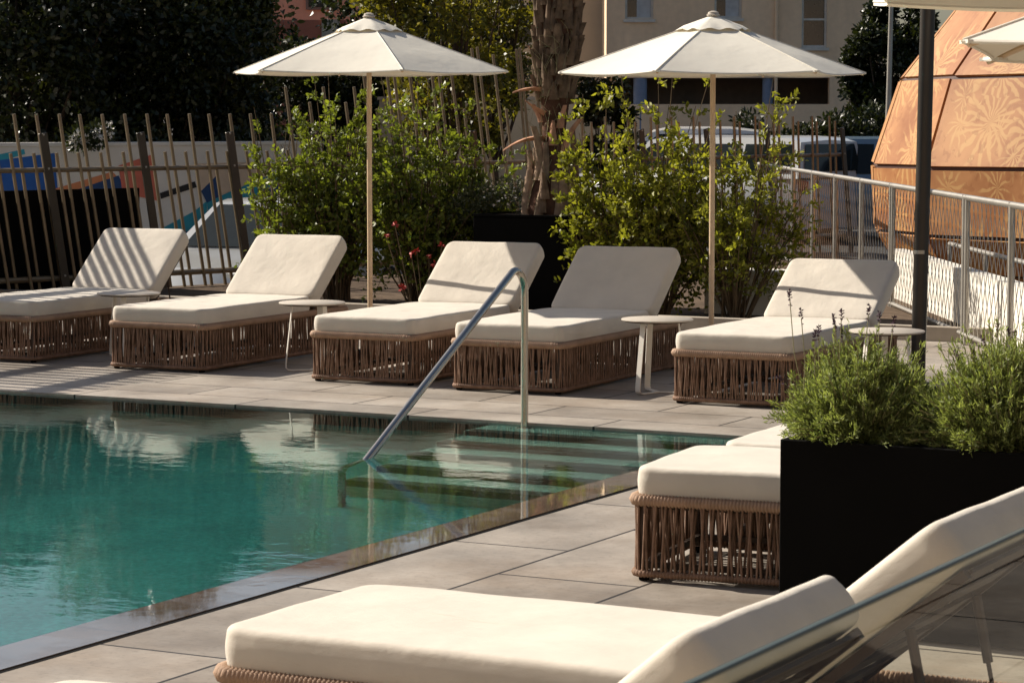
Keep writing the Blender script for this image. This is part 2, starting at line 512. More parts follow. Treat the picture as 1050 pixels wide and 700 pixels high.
# planting bed at the back with its kerb
mb = MB()
fA = Vector((-4.74, 24.6, 0)); fB = Vector((.16, 28.9, 0)); fC = Vector((4.25, 34.0, 0))
poly = [PW(-7.9, 6.33), PW(-4, 6.33), PW(0, 6.33), PW(4.6, 6.33), Vector((3.2, 33.4, 0)), fB + Vector((-.05, .12, 0)), fA + Vector((-.1, .12, 0)), fA + Vector((-1.6, -1.25, 0))]
mb.add([(p.x, p.y, z_) for z_ in (.05, -.9) for p in poly], [tuple(range(8))] + [(i, i + 8, (i + 1) % 8 + 8, (i + 1) % 8) for i in range(8)])
tag(mb.build('planting_bed', M['soil']), kind='structure')
mb = MB(); slab(mb, -14, 2.2, 6.203, 6.327, .11, -.1)
tag(mb.build('kerb', M['kerb'], loc=PC, rz=PR), kind='structure')

# ------------------------------------------------------------------ sun loungers
LW, LL, LH, SZ = .80, 2.0, .330, .431
def rounded_box(mb, lx, ly, lz, r, n=7, puff=.0, c=(0, 0, 0), rot=None, wob=0):
    """upholstered box: plan corners of radius rp, softer edges of radius r, slightly crowned top"""
    rp = .062
    hx, hy, hz = lx / 2, ly / 2, lz / 2
    Mx = Matrix.Identity(3) if rot is None else rot
    cc = Vector(c)
    base = []
    cs = [(1, -1, -90), (1, 1, 0), (-1, 1, 90), (-1, -1, 180)]
    nx, ny = 9, 16
    for q, (sx, sy, a0) in enumerate(cs):
        for k in range(8):
            a = rad(a0 + k * 90 / 7); base.append((sx, sy, math.cos(a), math.sin(a), None))
        sx2, sy2, a2 = cs[(q + 1) % 4]
        m_ = ny if q % 2 == 0 else nx
        for k in range(1, m_):
            base.append((sx, sy, math.cos(rad(a0 + 90)), math.sin(rad(a0 + 90)), ((sx2, sy2), k / m_)))
    def outline(o):
        r_ = max(.004, rp - o); ox, oy = hx - o - r_, hy - o - r_
        out = []
        for (sx, sy, ca, sa, ln) in base:
            px_, py_ = sx * ox, sy * oy
            if ln: px_ += (ln[0][0] * ox - px_) * ln[1]; py_ += (ln[0][1] * oy - py_) * ln[1]
            out.append((px_ + ca * r_, py_ + sa * r_))
        return out
    rings = []
    def wobz(x, y): return wob * (math.sin(x * 9 + y * 5 + lz * 40) + math.sin(y * 13 - x * 4) + .6 * math.sin(x * 23 + y * 17))
    def ins(t):
        o = outline(r); ix = hx - r; iy = hy - r; mm = min(ix, iy)
        return [(x * (1 - mm * t / ix), y * (1 - mm * t / iy)) for (x, y) in o]
    def crown(x, y): return puff * max(0, 1 - (abs(x) / hx) ** 3) * max(0, 1 - (abs(y) / hy) ** 5)
    ts = [.97, .8, .6, .4, .22, .1, .04]
    for t in ts: rings.append([(x, y, -hz - 0 * crown(x, y)) for x, y in ins(t)])
    for k in range(6):
        a = rad(90 * k / 5); o = r * (1 - math.sin(a)); z = -hz + r * (1 - math.cos(a))
        rings.append([(x, y, z) for x, y in outline(o)])
    for k in range(1, 4):
        z = -hz + r + (lz - 2 * r) * k / 4; b = -.004 * math.sin(PI * k / 4)
        rings.append([(x, y, z) for x, y in outline(b)])
    for k in range(6):
        a = rad(90 * k / 5); o = r * (1 - math.cos(a)); z = hz - r + r * math.sin(a)
        rings.append([(x, y, z + wobz(x, y) * .7) for x, y in outline(o)])
    for t in ts[::-1]: rings.append([(x, y, hz + crown(x, y) + wobz(x, y)) for x, y in ins(t)])
    N = len(base)
    vs = [Mx @ Vector(p) + cc for rg in rings for p in rg]; fs = []
    for i in range(len(rings) - 1):
        for k in range(N):
            l = (k + 1) % N; fs.append((i * N + k, i * N + l, (i + 1) * N + l, (i + 1) * N + k))
    fs.append(tuple(range(N - 1, -1, -1))); fs.append(tuple((len(rings) - 1) * N + k for k in range(N)))
    mb.add(vs, fs)

def rr_path(w, l, r, step):
    """rounded rectangle in plan, foot edge on y=0, going to y=l; returns list of (x, y, nx, ny)"""
    pts = []
    cs = [(w / 2 - r, r, -90), (w / 2 - r, l - r, 0), (-w / 2 + r, l - r, 90), (-w / 2 + r, r, 180)]
    raw = []
    for (cx, cy, a0) in cs:
        for k in range(9):
            a = rad(a0 + k * 90 / 8)
            raw.append((cx + r * math.cos(a), cy + r * math.sin(a), math.cos(a), math.sin(a)))
    raw.append(raw[0])
    acc = 0; out = [raw[0]]; 
    for p, q in zip(raw, raw[1:]):
        d = math.hypot(q[0] - p[0], q[1] - p[1])
        if d < 1e-9: continue
        t = step - acc
        while t <= d:
            k = t / d
            out.append(tuple(p[i] + (q[i] - p[i]) * k for i in range(4))); t += step
        acc = d - (t - step)
    return out

def merged(o):
    import bmesh
    bm = bmesh.new(); bm.from_mesh(o.data)
    bmesh.ops.remove_doubles(bm, verts=bm.verts, dist=.0004)
    bm.to_mesh(o.data); bm.free()
    o.data.polygons.foreach_set('use_smooth', [True] * len(o.data.polygons)); o.data.update()
    return o

def make_lounger_meshes():
    root = empty('sun_lounger', (0, 0, 0))
    # wrapped rails
    for nm, z, r, amp, st in (('top_rail', LH - .024, .0220, .0040, .0045), ('bottom_rail', .030, .0145, .0026, .0044)):
        path = rr_path(LW - .046, LL - .046, .05, st)
        P = [(p[0], p[1] + .023, z) for p in path[:-1]]
        R = [r + amp * math.cos(2 * PI * i / 3.0) for i in range(len(P))]
        m_ = MB(); m_.tube(P, R, 7, closed=True)
        m_.build(nm, M['rope_wrap'] if nm == 'top_rail' else M['rope'], root, smooth='all')  # bottom rail takes the darker rope colour to stand for its shade
    # rope weave: two layers of leaning strands
    m_ = MB()
    zt, zb = LH - .026, .030
    for lay, (off, lean, pit) in enumerate(((.005, .020, .037), (-.024, -.017, .052))):
        path = rr_path(LW - .046 + 2 * off, LL - .046 + 2 * off, .05 + off, pit / 2)
        n = len(path)
        for i in range(0, n - 1):
            j = i + (1 if i % 2 == 0 else -1) * (1 if lay == 0 else -1)
            p, q = path[i], path[(j) % n]
            k = .95 + random.uniform(-.35, .3)
            tx, ty = p[0] + (q[0] - p[0]) * k, p[1] + (q[1] - p[1]) * k
            if abs(tx - p[0]) + abs(ty - p[1]) > .2: tx, ty = p[0], p[1]
            y0 = .023
            a = Vector((p[0], p[1] + y0, zb)); b = Vector((tx, ty + y0, zt))
            bow = random.uniform(-.004, .004)
            mid = (a + b) / 2 + Vector((p[2] * bow, p[3] * bow, 0))
            m_.tube([a, mid, b], .0052, 5, cap=False)
    m_.build('rope_weave', M['rope'], root, smooth='all')
    # metal frame: inner posts, lower bars, feet
    m_ = MB()
    for sx in (-1, 1):
        for y in (.05, .98, LL - .05):
            m_.box((sx * (LW / 2 - .05), y, LH / 2), (.022, .022, LH - .05))
        m_.box((sx * (LW / 2 - .05), LL / 2, .060), (.022, LL - .12, .022))
        m_.box((sx * (LW / 2 - .05), LL / 2, LH - .045), (.022, LL - .12, .022))
    for y in (.06, 1.0, LL - .06):
        m_.box((0, y, .0605), (LW - .12, .02, .02))
    m_.build('frame', M['frame'], root)
    for sx in (-1, 1):
        for y in (.06, LL - .06):
            MB().lathe([(.018, 0), (.02, .004), (.02, .018)], (sx * (LW / 2 - .055), y, 0), 10).build('foot', M['black'], root)
    m_ = MB()
    for k in range(13):
        m_.box((0, .12 + k * .107, LH - .022), (LW - .10, .06, .012))
    m_.build('slat_base', M['frame'], root)
    return root

def cushions(root, tau):
    L1 = 1.44
    m_ = MB(); rounded_box(m_, .755, L1,   .118, .023, 9, .004, (0, .03 + L1 / 2, SZ - .059), None, .0018)
    sc_ = merged(m_.build('seat_cushion', M['cushion'], root))
    Lb = .655
    R = Matrix.Rotation(tau, 3, 'X')
    base = Vector((0, 1.455, SZ - .008))
    m_ = MB()
    rounded_box(m_, .755, Lb,   .118, .026, 9, .004, base + R @ Vector((0, Lb / 2, -.055)), R, .0018)
    bc_ = merged(m_.build('back_cushion', M['cushion'], root))
    m_ = MB()
    for sx in (-1, 1):
        m_.box(base + R @ Vector((sx * .33, Lb / 2 - .02, -.132)), (.024, Lb - .02, .024), R)
    for k in range(5):
        m_.box(base + R @ Vector((0, .06 + k * .135, -.1325)), (.64, .07, .010), R)
    fr = m_.build('back_frame', M['frame'], root)
    m_ = MB()
    for sx in (-1, 1):
        top = base + R @ Vector((sx * .24, .40, -.145))
        bot = Vector((sx * .24, min(1.95, top.y + .12), .10))
        m_.tube([top, top + (bot - top) * .35], .013, 8)
        m_.tube([top + (bot - top) * .3, bot], .006, 8)
    m_.build('prop', M['frame'], fr, smooth=True)

proto = make_lounger_meshes()
LG = 'rope-sided sun loungers around the pool'
loungers = [
    # x, y, angle from forward (clockwise), backrest tilt, label
    (-3.693, 18.674, 27.1, 43, 'leftmost cream lounger of the back row, striped with slat shadows and cut by the frame'),
    (-2.430, 17.955, 26.4, 41, 'cream rope lounger in full sun, second from left in the back row'),
    (-0.987, 17.108, 26.3, 39.5, 'cream rope lounger behind the steel handrail, a thin pole shadow across its backrest'),
    (-0.050, 16.538, 25.9, 39, 'cream rope lounger with its whole backrest in umbrella shade, right of the black palm planter'),
    (1.294, 15.769, 27.0, 34, 'cream rope lounger at the right end of the back row, partly behind the lavender'),
    (0.567, 10.22, 90 + 21.5, 40, 'cream rope lounger running behind the left end of the black lavender planter, rope side exposed'),
    (0.975, 10.97, 90 + 25, 40, 'lounger showing only a cream cushion corner left of the lavender, behind the neighbouring lounger'),
    (-0.61, 7.11, 90 + 28, 40, 'large foreground cream lounger, its long flat seat filling the bottom of the picture'),
    (-1.25, 5.85, 90 + 28, 40, 'nearest cream lounger, its backrest rising behind the glass in front of the other foreground backrest'),
]
lroots = []
for i, (x, y, a, tau, lab) in enumerate(loungers):
    if i == 0:
        r = proto; r.location = (x, y, 0); r.rotation_euler = (0, 0, -rad(a)); tag(r, lab, 'sun lounger', LG)
    else:
        r = copy_tree(proto, (x, y, 0), -rad(a), lab, LG)
    lroots.append(r)
for i, r in enumerate(lroots):
    cushions(r, rad(loungers[i][3]))

# ------------------------------------------------------------------ side tables
def make_table():
    root = empty('side_table', (0, 0, 0))
    MB().lathe([(.0, .456), (.222, .456), (.226, .459), (.226, .464), (.222, .467), (.0, .467)], n=48).build('table_top', M['table_top'], root, smooth=True)
    MB().lathe([(.0, .448), (.20, .448), (.219, .4545), (.0, .4546)], n=48).build('edge_ring', M['frame'], root, smooth=True)
    for k in range(3):
        a = 2 * PI * k / 3
        m_ = MB()
        prof = [(.135, .448), (.158, .25), (.182, .05), (.181, .022), (.165, .008), (.14, .005), (.0, .005)]
        hw = .019; th = .006
        vs = []; fs = []
        for i, (r, z) in enumerate(prof):
            p0 = prof[max(0, i - 1)]; p1 = prof[min(len(prof) - 1, i + 1)]
            tx, tz = p1[0] - p0[0], p1[1] - p0[1]; L = math.hypot(tx, tz); nx, nz = -tz / L, tx / L
            for (s_, q) in ((-1, 0), (1, 0), (1, 1), (-1, 1)):
                rr = r - nx * th * (q - .5); zz = z - nz * th * (q - .5); zz = max(zz, .001)
                yy = s_ * hw
                vs.append((rr * math.cos(a) - yy * math.sin(a), rr * math.sin(a) + yy * math.cos(a), zz + .0015 * k * (i > 4)))
        for i in range(len(prof) - 1):
            for k2 in range(4):
                l = (k2 + 1) % 4
                fs.append((i * 4 + k2, i * 4 + l, (i + 1) * 4 + l, (i + 1) * 4 + k2))
        fs += [(3, 2, 1, 0), tuple((len(prof) - 1) * 4 + q for q in range(4))]
        m_.add(vs, fs); m_.build('leg', M['white_metal'], root)
    return root
tb = make_table()
TG = 'round side tables between the loungers'
def gp(x, y, z=0):
    a = px(x, y, 10.0); c = Vector((0, 0, CAMH)); d = a - c
    return c + d * ((z - CAMH) / d.z)
tspots = [(132, 300, 2.5, 'small round side table between the striped leftmost lounger and the second lounger'),
          (320, 309.5, 3.35, 'small round side table with a thin bent white leg, left of the third back-row lounger'),
          (674, 326.5, 3.95, 'small round side table with two broad white legs, left of the last back-row lounger'),
          (909, 338.5, 1.5, 'small round side table rising behind the lavender beside the dark parasol mast')]
for i, (x, y, rz, lab) in enumerate(tspots):
    p = gp(x, y, .467); p.z = 0
    if i == 0:
        tb.location = p; tb.rotation_euler = (0, 0, rz); tag(tb, lab, 'side table', TG)
    else:
        copy_tree(tb, p, rz, lab, TG)

# ------------------------------------------------------------------ pool handrail
hA, hB = (-1.385, -.035), (-1.435, -1.66)
def HP(y_, z_):
    t = (y_ - hA[1]) / (hB[1] - hA[1]); return PW(hA[0] + (hB[0] - hA[0]) * t, y_, z_)
y0_ = hA[1]
pts = [HP(y0_, -.099), HP(y0_, .0), HP(y0_, .45), HP(y0_, .72)]
RB = .105; arc_c = (y0_ - RB, .735)
for k in range(1, 13):
    a = rad(k * 122 / 12)
    pts.append(HP(arc_c[0] + RB * math.cos(a), arc_c[1] + RB * math.sin(a) * 1.25))
last = (arc_c[0] + RB * math.cos(rad(122)), arc_c[1] + RB * math.sin(rad(122)) * 1.25)
end = (hB[1], -.014)
for t in (.25, .5, .75, 1.0, 1.10):
    pts.append(HP(last[0] + (end[0] - last[0]) * t, last[1] + (end[1] - last[1]) * t))
e2 = (last[0] + (end[0] - last[0]) * 1.10, last[1] + (end[1] - last[1]) * 1.10)
pts += [HP(e2[0] - .07, e2[1] - .06), HP(e2[0] - .10, e2[1] - .16), HP(e2[0] - .10, -D + .006)]
hr = empty('pool_handrail', HP(y0_, 0), 0, 'bent stainless steel handrail rising at the pool edge and sloping down into the water', 'handrail')
o_ = MB().tube([p - hr.location for p in pts], .0215, 14).build('rail', M['steel'], hr, smooth='all')
MB().lathe([(.045, -.0985), (.045, -.092), (.030, -.086), (.0225, -.085)], (0, 0, 0), 20).build('base_flange', M['steel'], hr, smooth=True)

# ------------------------------------------------------------------ umbrellas
def hex_canopy(R, zr, za, ph, nseg=10, rings=9, thick=.004, n=6, scallop=.055):
    """hexagonal canopy of n taut panels, each with its own edges, and stitched seams"""
    m_ = MB()
    def P(k, i, j, dz=0):
        t = .05 + .95 * i / rings; s_ = j / nseg
        a0 = ph + 2 * PI * k / n; a1 = ph + 2 * PI * (k + 1) / n
        p = (Vector((math.cos(a0), math.sin(a0), 0)) * (1 - s_) + Vector((math.cos(a1), math.sin(a1), 0)) * s_) * R * t
        b = 4 * s_ * (1 - s_)
        p *= (1 - scallop * b * t ** 3)
        z = za + (zr - za) * (t ** 1.03) - b * .016 * R * t + .004 * math.sin(k * 5 + i * 1.3) * b * math.sin(PI * i / rings) + dz
        return Vector((p.x, p.y, z))
    for k in range(n):
        vs = [P(k, i, j) for i in range(rings + 1) for j in range(nseg + 1)]
        nb = len(vs); W_ = nseg + 1
        vs += [P(k, i, j, -thick) for i in range(rings + 1) for j in range(nseg + 1)]
        fs = []
        for i in range(rings):
            for j in range(nseg):
                q = (i * W_ + j, (i + 1) * W_ + j, (i + 1) * W_ + j + 1, i * W_ + j + 1)
                fs.append(q); fs.append(tuple(nb + x for x in q[::-1]))
        for j in range(nseg):
            a = rings * W_ + j; fs.append((a, nb + a, nb + a + 1, a + 1))
        m_.add(vs, fs)
        # seam tape and hem
        m_.tube([P(k, i, 0, .001) for i in range(rings + 1)], .0042, 5, cap=False)
        m_.tube([P(k, rings, j, -.003) for j in range(nseg + 1)], .006, 5, cap=False)
    return m_
def canopy_mat():
    m, nt, out = new_mat('canvas'); g = NG(nt)
    co_ = g.coord()
    c = g.ramp(g.noise(co_, 3, 5), [(.3, (.77, .735, .645)), (.7, (.82, .785, .69))])
    nr = g.bump(g.math('ADD', g.noise(co_, 5, 3), g.math('MULTIPLY', g.noise(co_, 300, 1), .05)), .3, .02)
    d = g.n('ShaderNodeBsdfDiffuse'); g.l(c, d.inputs[0]); g.l(nr, d.inputs['Normal'])
    t = g.n('ShaderNodeBsdfTranslucent'); t.inputs[0].default_value = (.72, .60, .40, 1)
    mx = g.n('ShaderNodeMixShader'); mx.inputs[0].default_value = .16
    g.l(d.outputs[0], mx.inputs[1]); g.l(t.outputs[0], mx.inputs[2]); g.l(mx.outputs[0], out.inputs['Surface'])
    return m
M['canvas'] = canopy_mat()
UG = 'hexagonal cream umbrellas with wooden poles'
def make_umbrella(loc, R, zr, za, ph, lab, pole_m, pole_r, group=None, cat='umbrella'):
    root = empty('patio_umbrella', loc, 0, lab, cat, group)
    MB().tube([(0, 0, .04), (0, 0, za - .02)], pole_r, 14).build('pole', pole_m, root, smooth=True)
    MB().lathe([(.24, .0), (.24, .035), (.20, .045), (.035, .05), (.03, .25), (.0, .25)], n=28).build('base', M['black'], root, smooth=True)
    hex_canopy(R, zr, za, ph).build('canopy', M['canvas'], root, smooth=True)
    # vent cap with scalloped edge
    m_ = MB(); N = 60; rings = 4; vs = []; fs = []
    for i in range(rings + 1):
        t = .10 + .90 * i / rings
        for k in range(N):
            a = ph + 2 * PI * k / N
            hx = math.cos(PI / 6) / math.cos(((a - ph) % (PI / 3)) - PI / 6)
            r = R * .25 * t * hx
            z = za + .030 + (zr - za) * .262 * t - (.014 if i == rings else 0) * (.5 + .5 * math.cos(k * 2 * PI / N * 12))
            vs.append((r * math.cos(a), r * math.sin(a), z))
    for i in range(rings):
        for k in range(N):
            l = (k + 1) % N; fs.append((i * N + k, (i + 1) * N + k, (i + 1) * N + l, i * N + l))
    m_.add(vs, fs); m_.build('vent_cap', M['canvas'], root, smooth=True)
    MB().lathe([(.0, 0), (.042, .0), (.044, .010), (.036, .014), (.034, .026), (.012, .034), (.0, .035)], (0, 0, za + .022), 20).build('finial', M['table_top'], root, smooth=True)
    for k in range(6):
        a = ph + 2 * PI * k / 6
        u = Vector((math.cos(a), math.sin(a), 0))
        m_ = MB(); m_.tube([u * .03 + Vector((0, 0, za - .03)), u * (R * .985) + Vector((0, 0, zr - .012))], .009, 6)
        rb = m_.build('rib', pole_m, root, smooth=True)
        m_ = MB(); m_.tube([u * .03 + Vector((0, 0, zr + .05)), u * (R * .5) + Vector((0, 0, zr + (za - zr) * .48 - .02))], .008, 6)
        m_.build('strut', pole_m, rb, smooth=True)
        # corner pocket
        m_ = MB(); m_.box(u * (R * .965) + Vector((0, 0, zr - .004)), (.07, .05, .010), Matrix.Rotation(a, 3, 'Z'))
        m_.build('corner_pocket', M['canvas'], root)
    MB().lathe([(.028, 0), (.045, .01), (.045, .06), (.028, .07)], (0, 0, zr + .02), 16).build('runner', pole_m, root, smooth=True)
    return root
make_umbrella((-1.015, 18.97, 0), 1.015, 2.035, 2.395, -rad(14), 'open cream umbrella on a pale wooden pole in front of the left bushes', M['wood_pole'], .0185, UG)
make_umbrella((1.332, 17.706, 0), 1.03, 2.01, 2.36, rad(5.5), 'open cream umbrella on a pale wooden pole, between the palm and the orange dome', M['wood_pole'], .0185, UG)
ru_ = make_umbrella((2.22, 7.46, 0), 1.05, 1.935, 2.28, rad(17), 'cream umbrella at the right edge, only its left tip showing against the orange dome', M['wood_pole'], .0185, UG)
ru_.rotation_euler = (-rad(1.6), 0, 0)
# cantilever parasol with the dark mast
cp = empty('cantilever_parasol', (2.52, 16.3, 0), 0, 'cream parasol at the top right corner on a tall dark mast beside the mesh fence', 'umbrella')
m_ = MB(); m_.tube([(-.02, 0, .03), (.02, 0, 2.95)], .046, 20); m_.build('mast', M['dark_mast'], cp, smooth=True)
m_ = MB(); m_.lathe([(.0475, 0), (.0475, .022)], (-.012, 0, .885), 20); m_.build('clamp_band', M['galv'], cp, smooth=True)
m_ = MB(); m_.box((0, 0, .015), (.7, .7, .03), None, .006); m_.build('base_plate', M['black'], cp)
cen = Vector((.67, -2.87, 0))
m_ = MB(); m_.tube([(.02, 0, 2.92), (.3, -1.4, 3.14), (cen.x, cen.y, 3.10)], .03, 10); m_.build('arm', M['dark_mast'], cp, smooth=True)
m_ = hex_canopy(1.58, 2.345, 2.95, rad(142))
m_.v = [(a + cen.x, b + cen.y, c) for a, b, c in m_.v]; m_.build('canopy', M['canvas'], cp, smooth=True)
# hanging valance along the rim
m_ = MB(); n = 6
for k in range(n):
    a0 = rad(142) + 2 * PI * k / n; a1 = rad(142) + 2 * PI * (k + 1) / n
    for j in range(8):
        def rp(s_):
            p = Vector((math.cos(a0), math.sin(a0), 0)).lerp(Vector((math.cos(a1), math.sin(a1), 0)), s_) * 1.58
            b = 4 * s_ * (1 - s_); p *= (1 - .055 * b)
            return Vector((p.x + cen.x, p.y + cen.y, 2.342 - b * .026)) 
        p, q = rp(j / 8), rp((j + 1) / 8)
        m_.add([p, q, q - Vector((0, 0, .022)), p - Vector((0, 0, .022))], [(0, 1, 2, 3)])
m_.build('valance', M['canvas'], cp)
for k in range(6):
    a = rad(142) + 2 * PI * k / 6; u = Vector((math.cos(a), math.sin(a), 0))
    m_ = MB(); m_.tube([cen + u * .05 + Vector((0, 0, 2.91)), cen + u * 1.55 + Vector((0, 0, 2.337))], .012, 6); m_.build('rib', M['dark_mast'], cp, smooth=True)

# ------------------------------------------------------------------ foliage tools
def rand_unit(n):
    v = rng.normal(size=(n, 3)); return v / np.linalg.norm(v, axis=1, keepdims=True)
def leaves_at(P, dirs, length, width, fold=.25, up=None):
    """leaf polygons (6-gon diamond) at points P along dirs"""
    n = len(P)
    d = dirs / np.linalg.norm(dirs, axis=1, keepdims=True)
    r = rand_unit(n)
    if up is not None: r = r * .6 + np.array([0, 0, 1.]) * up
    s_ = np.cross(d, r); s_ /= (np.linalg.norm(s_, axis=1, keepdims=True) + 1e-9)
    nn = np.cross(s_, d)
    L = (length * rng.uniform(.65, 1.25, n))[:, None]; W = (width * rng.uniform(.7, 1.2, n))[:, None]
    b = P; tip = P + d * L - nn * L * .12
    m1 = P + d * L * .35; m2 = P + d * L * .72
    V = np.stack([b, m1 + s_ * W * .5 + nn * W * fold, m2 + s_ * W * .38 + nn * W * fold * .6, tip,
                  m2 - s_ * W * .38 + nn * W * fold * .6, m1 - s_ * W * .5 + nn * W * fold], axis=1)
    return V
def clump_points(centres, radii, n):
    k = rng.integers(0, len(centres), n)
    c = np.array(centres)[k]; r = np.array(radii)[k]
    u = rand_unit(n) * (rng.uniform(0, 1, n) ** .45)[:, None]
    return c + u * r[:, None] * np.array([1, 1, .85]), u

def shrub(name, loc, w_, h, n_shoot, n_leaf, mat, lab, cat='shrub', group=None, leaf=(.050, .028), tall=.35, dens=1.0, dep=None, zlo=0.0, fill=.22):
    """shrub of arching shoots set with small leaves"""
    dep = dep or w_ * .7
    root = empty(name, loc, 0, lab, cat, group)
    st = MB(); P = []; Dv = []; T = []
    for i in range(n_shoot):
        a = rng.uniform(0, 2 * PI); r0 = rng.uniform(0, .12)
        b = Vector((math.cos(a) * r0, math.sin(a) * r0, 0))
        hh = h * (rng.uniform(.45, 1.0) if rng.uniform() > .12 else rng.uniform(1.0, 1 + tall))
        rx = w_ / 2 * math.sqrt(rng.uniform(0.0, 1)) * (1.1 - .35 * hh / h); ry = dep / 2 * math.sqrt(rng.uniform(0, 1)) * (1.1 - .35 * hh / h)
        e = Vector((math.cos(a) * rx, math.sin(a) * ry, hh))
        mid = Vector((e.x * .55, e.y * .55, hh * .62)) + Vector(rng.normal(size=3)) * .03
        pts = []
        for k in range(7):
            t = k / 6
            pts.append(b * (1 - t) ** 2 + mid * 2 * t * (1 - t) + e * t * t)
        st.tube(pts, [.009 * (1 - .75 * k / 6) for k in range(7)], 4, cap=False)
        ntw = max(5, int(n_leaf / n_shoot / 15))
        for j in range(ntw):
            t = rng.uniform(.14, .98) ** .75
            p = b * (1 - t) ** 2 + mid * 2 * t * (1 - t) + e * t * t
            if p.z < .06: continue
            out_ = Vector((p.x, p.y * 1.2, 0)); out_ = out_.normalized() if out_.length > .02 else Vector((1, 0, 0))
            d_ = (Vector(rng.normal(size=3)) * .75 + out_ * .45 + Vector((0, 0, .35))).normalized()
            ln = rng.uniform(.12, .36) * (1.15 - .7 * t) * (.6 + w_ * .5)
            q = p + d_ * ln + Vector((0, 0, -.12 * ln))
            if j % 2 == 0: st.tube([p, p.lerp(q, .5) + Vector((0, 0, .04 * ln)), q], [.0035, .0025, .0012], 3, cap=False)
            tone = rng.normal() * .14
            nl = int(rng.uniform(9, 20))
            for l in range(nl):
                f = (l + .5) / nl; pp = p.lerp(q, f) + Vector(rng.normal(size=3)) * .008
                sd_ = Vector(rng.normal(size=3)); sd_ = (sd_ - d_ * sd_.dot(d_)).normalized()
                P.append(np.array(pp)); Dv.append(np.array(sd_ * .9 + d_ * .6 + Vector((0, 0, .25))))
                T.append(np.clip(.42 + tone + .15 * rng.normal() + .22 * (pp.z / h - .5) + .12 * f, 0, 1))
    st.build('stems', M['twig'], root)
    P = np.array(P); Dv = np.array(Dv); T = np.array(T)
    V = leaves_at(P, Dv, *leaf)
    quads_mesh('foliage', V, mat, root, 6, T)
    return root

def tree(name, loc, h, trunk_h, crown, nclump, nleaf, mat, lab, leaf=(.10, .055), cat='tree', group=None, trunk_r=.10, clr=(.35, .7), seed_shape=None):
    """tapered trunk, limbs to leaf clumps, leaves through each clump"""
    root = empty(name, loc, 0, lab, cat, group)
    st = MB()
    lean = Vector((rng.normal() * .15, rng.normal() * .15, 0))
    st.tube([Vector((0, 0, -.1)), lean * .4 + Vector((0, 0, trunk_h * .5)), lean + Vector((0, 0, trunk_h)), lean * 1.4 + Vector((0, 0, h * .75))],
            [trunk_r * 1.25, trunk_r, trunk_r * .8, trunk_r * .2], 8)
    cs = []; rs = []
    for i in range(nclump):
        u = rand_unit(1)[0] * rng.uniform(.25, 1) ** .6
        c = np.array([u[0] * crown[0], u[1] * crown[1], trunk_h + (h - trunk_h) * (.5 + .5 * u[2])])
        cs.append(c + np.array(lean)); rs.append(rng.uniform(*clr) * min(crown[0], (h - trunk_h) / 2) * .75)
        b = lean + Vector((0, 0, trunk_h * rng.uniform(.75, 1.15)))
        mid = b.lerp(Vector(c), .5) + Vector((0, 0, -.1))
        if i % 2 == 0:
            st.tube([b, mid, Vector(c)], [trunk_r * .45, trunk_r * .25, .01], 5, cap=False)
    st.build('trunk', M['bark'], root, smooth=True)
    P, u = clump_points(cs, rs, nleaf)
    dv = u * .6 + rng.normal(size=(nleaf, 3)) * .6 + np.array([0, 0, -.15])
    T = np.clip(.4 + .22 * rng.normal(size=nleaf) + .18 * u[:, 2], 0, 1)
    quads_mesh('crown', leaves_at(P, dv, *leaf), mat, root, 6, T)
    return root

# ------------------------------------------------------------------ shrubs in the bed behind the loungers
def bed_at(x, yprime, z=.05):
    """spot in the bed on the sight line of photo column x at pool-frame Y'"""
    k = (x - 525) / F
    d = (yprime + .4695 * 1.31 + .883 * 14.3) / (.4695 * k + .883)
    return Vector((k * d, d, z))
SG = 'leafy shrubs in the bed behind the loungers'
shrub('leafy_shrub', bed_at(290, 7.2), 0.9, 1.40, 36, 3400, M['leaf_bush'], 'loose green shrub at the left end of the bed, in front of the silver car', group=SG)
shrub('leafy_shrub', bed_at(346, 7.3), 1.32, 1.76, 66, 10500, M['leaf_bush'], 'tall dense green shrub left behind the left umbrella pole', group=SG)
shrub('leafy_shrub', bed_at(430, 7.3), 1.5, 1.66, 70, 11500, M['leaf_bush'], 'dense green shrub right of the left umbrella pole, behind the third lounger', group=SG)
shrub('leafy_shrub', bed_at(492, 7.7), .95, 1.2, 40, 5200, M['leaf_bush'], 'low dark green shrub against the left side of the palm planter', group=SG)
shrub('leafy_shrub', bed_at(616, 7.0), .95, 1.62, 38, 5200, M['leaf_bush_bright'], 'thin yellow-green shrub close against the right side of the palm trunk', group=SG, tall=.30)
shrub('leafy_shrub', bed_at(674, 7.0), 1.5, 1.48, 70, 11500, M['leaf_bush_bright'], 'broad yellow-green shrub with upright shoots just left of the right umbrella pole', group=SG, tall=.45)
shrub('leafy_shrub', bed_at(754, 6.9), 1.40, 1.42, 50, 6600, M['leaf_bush_bright'], 'open yellow-green shrub with long shoots right of the right umbrella pole, above a white wall', group=SG, tall=.45, leaf=(.052, .022))
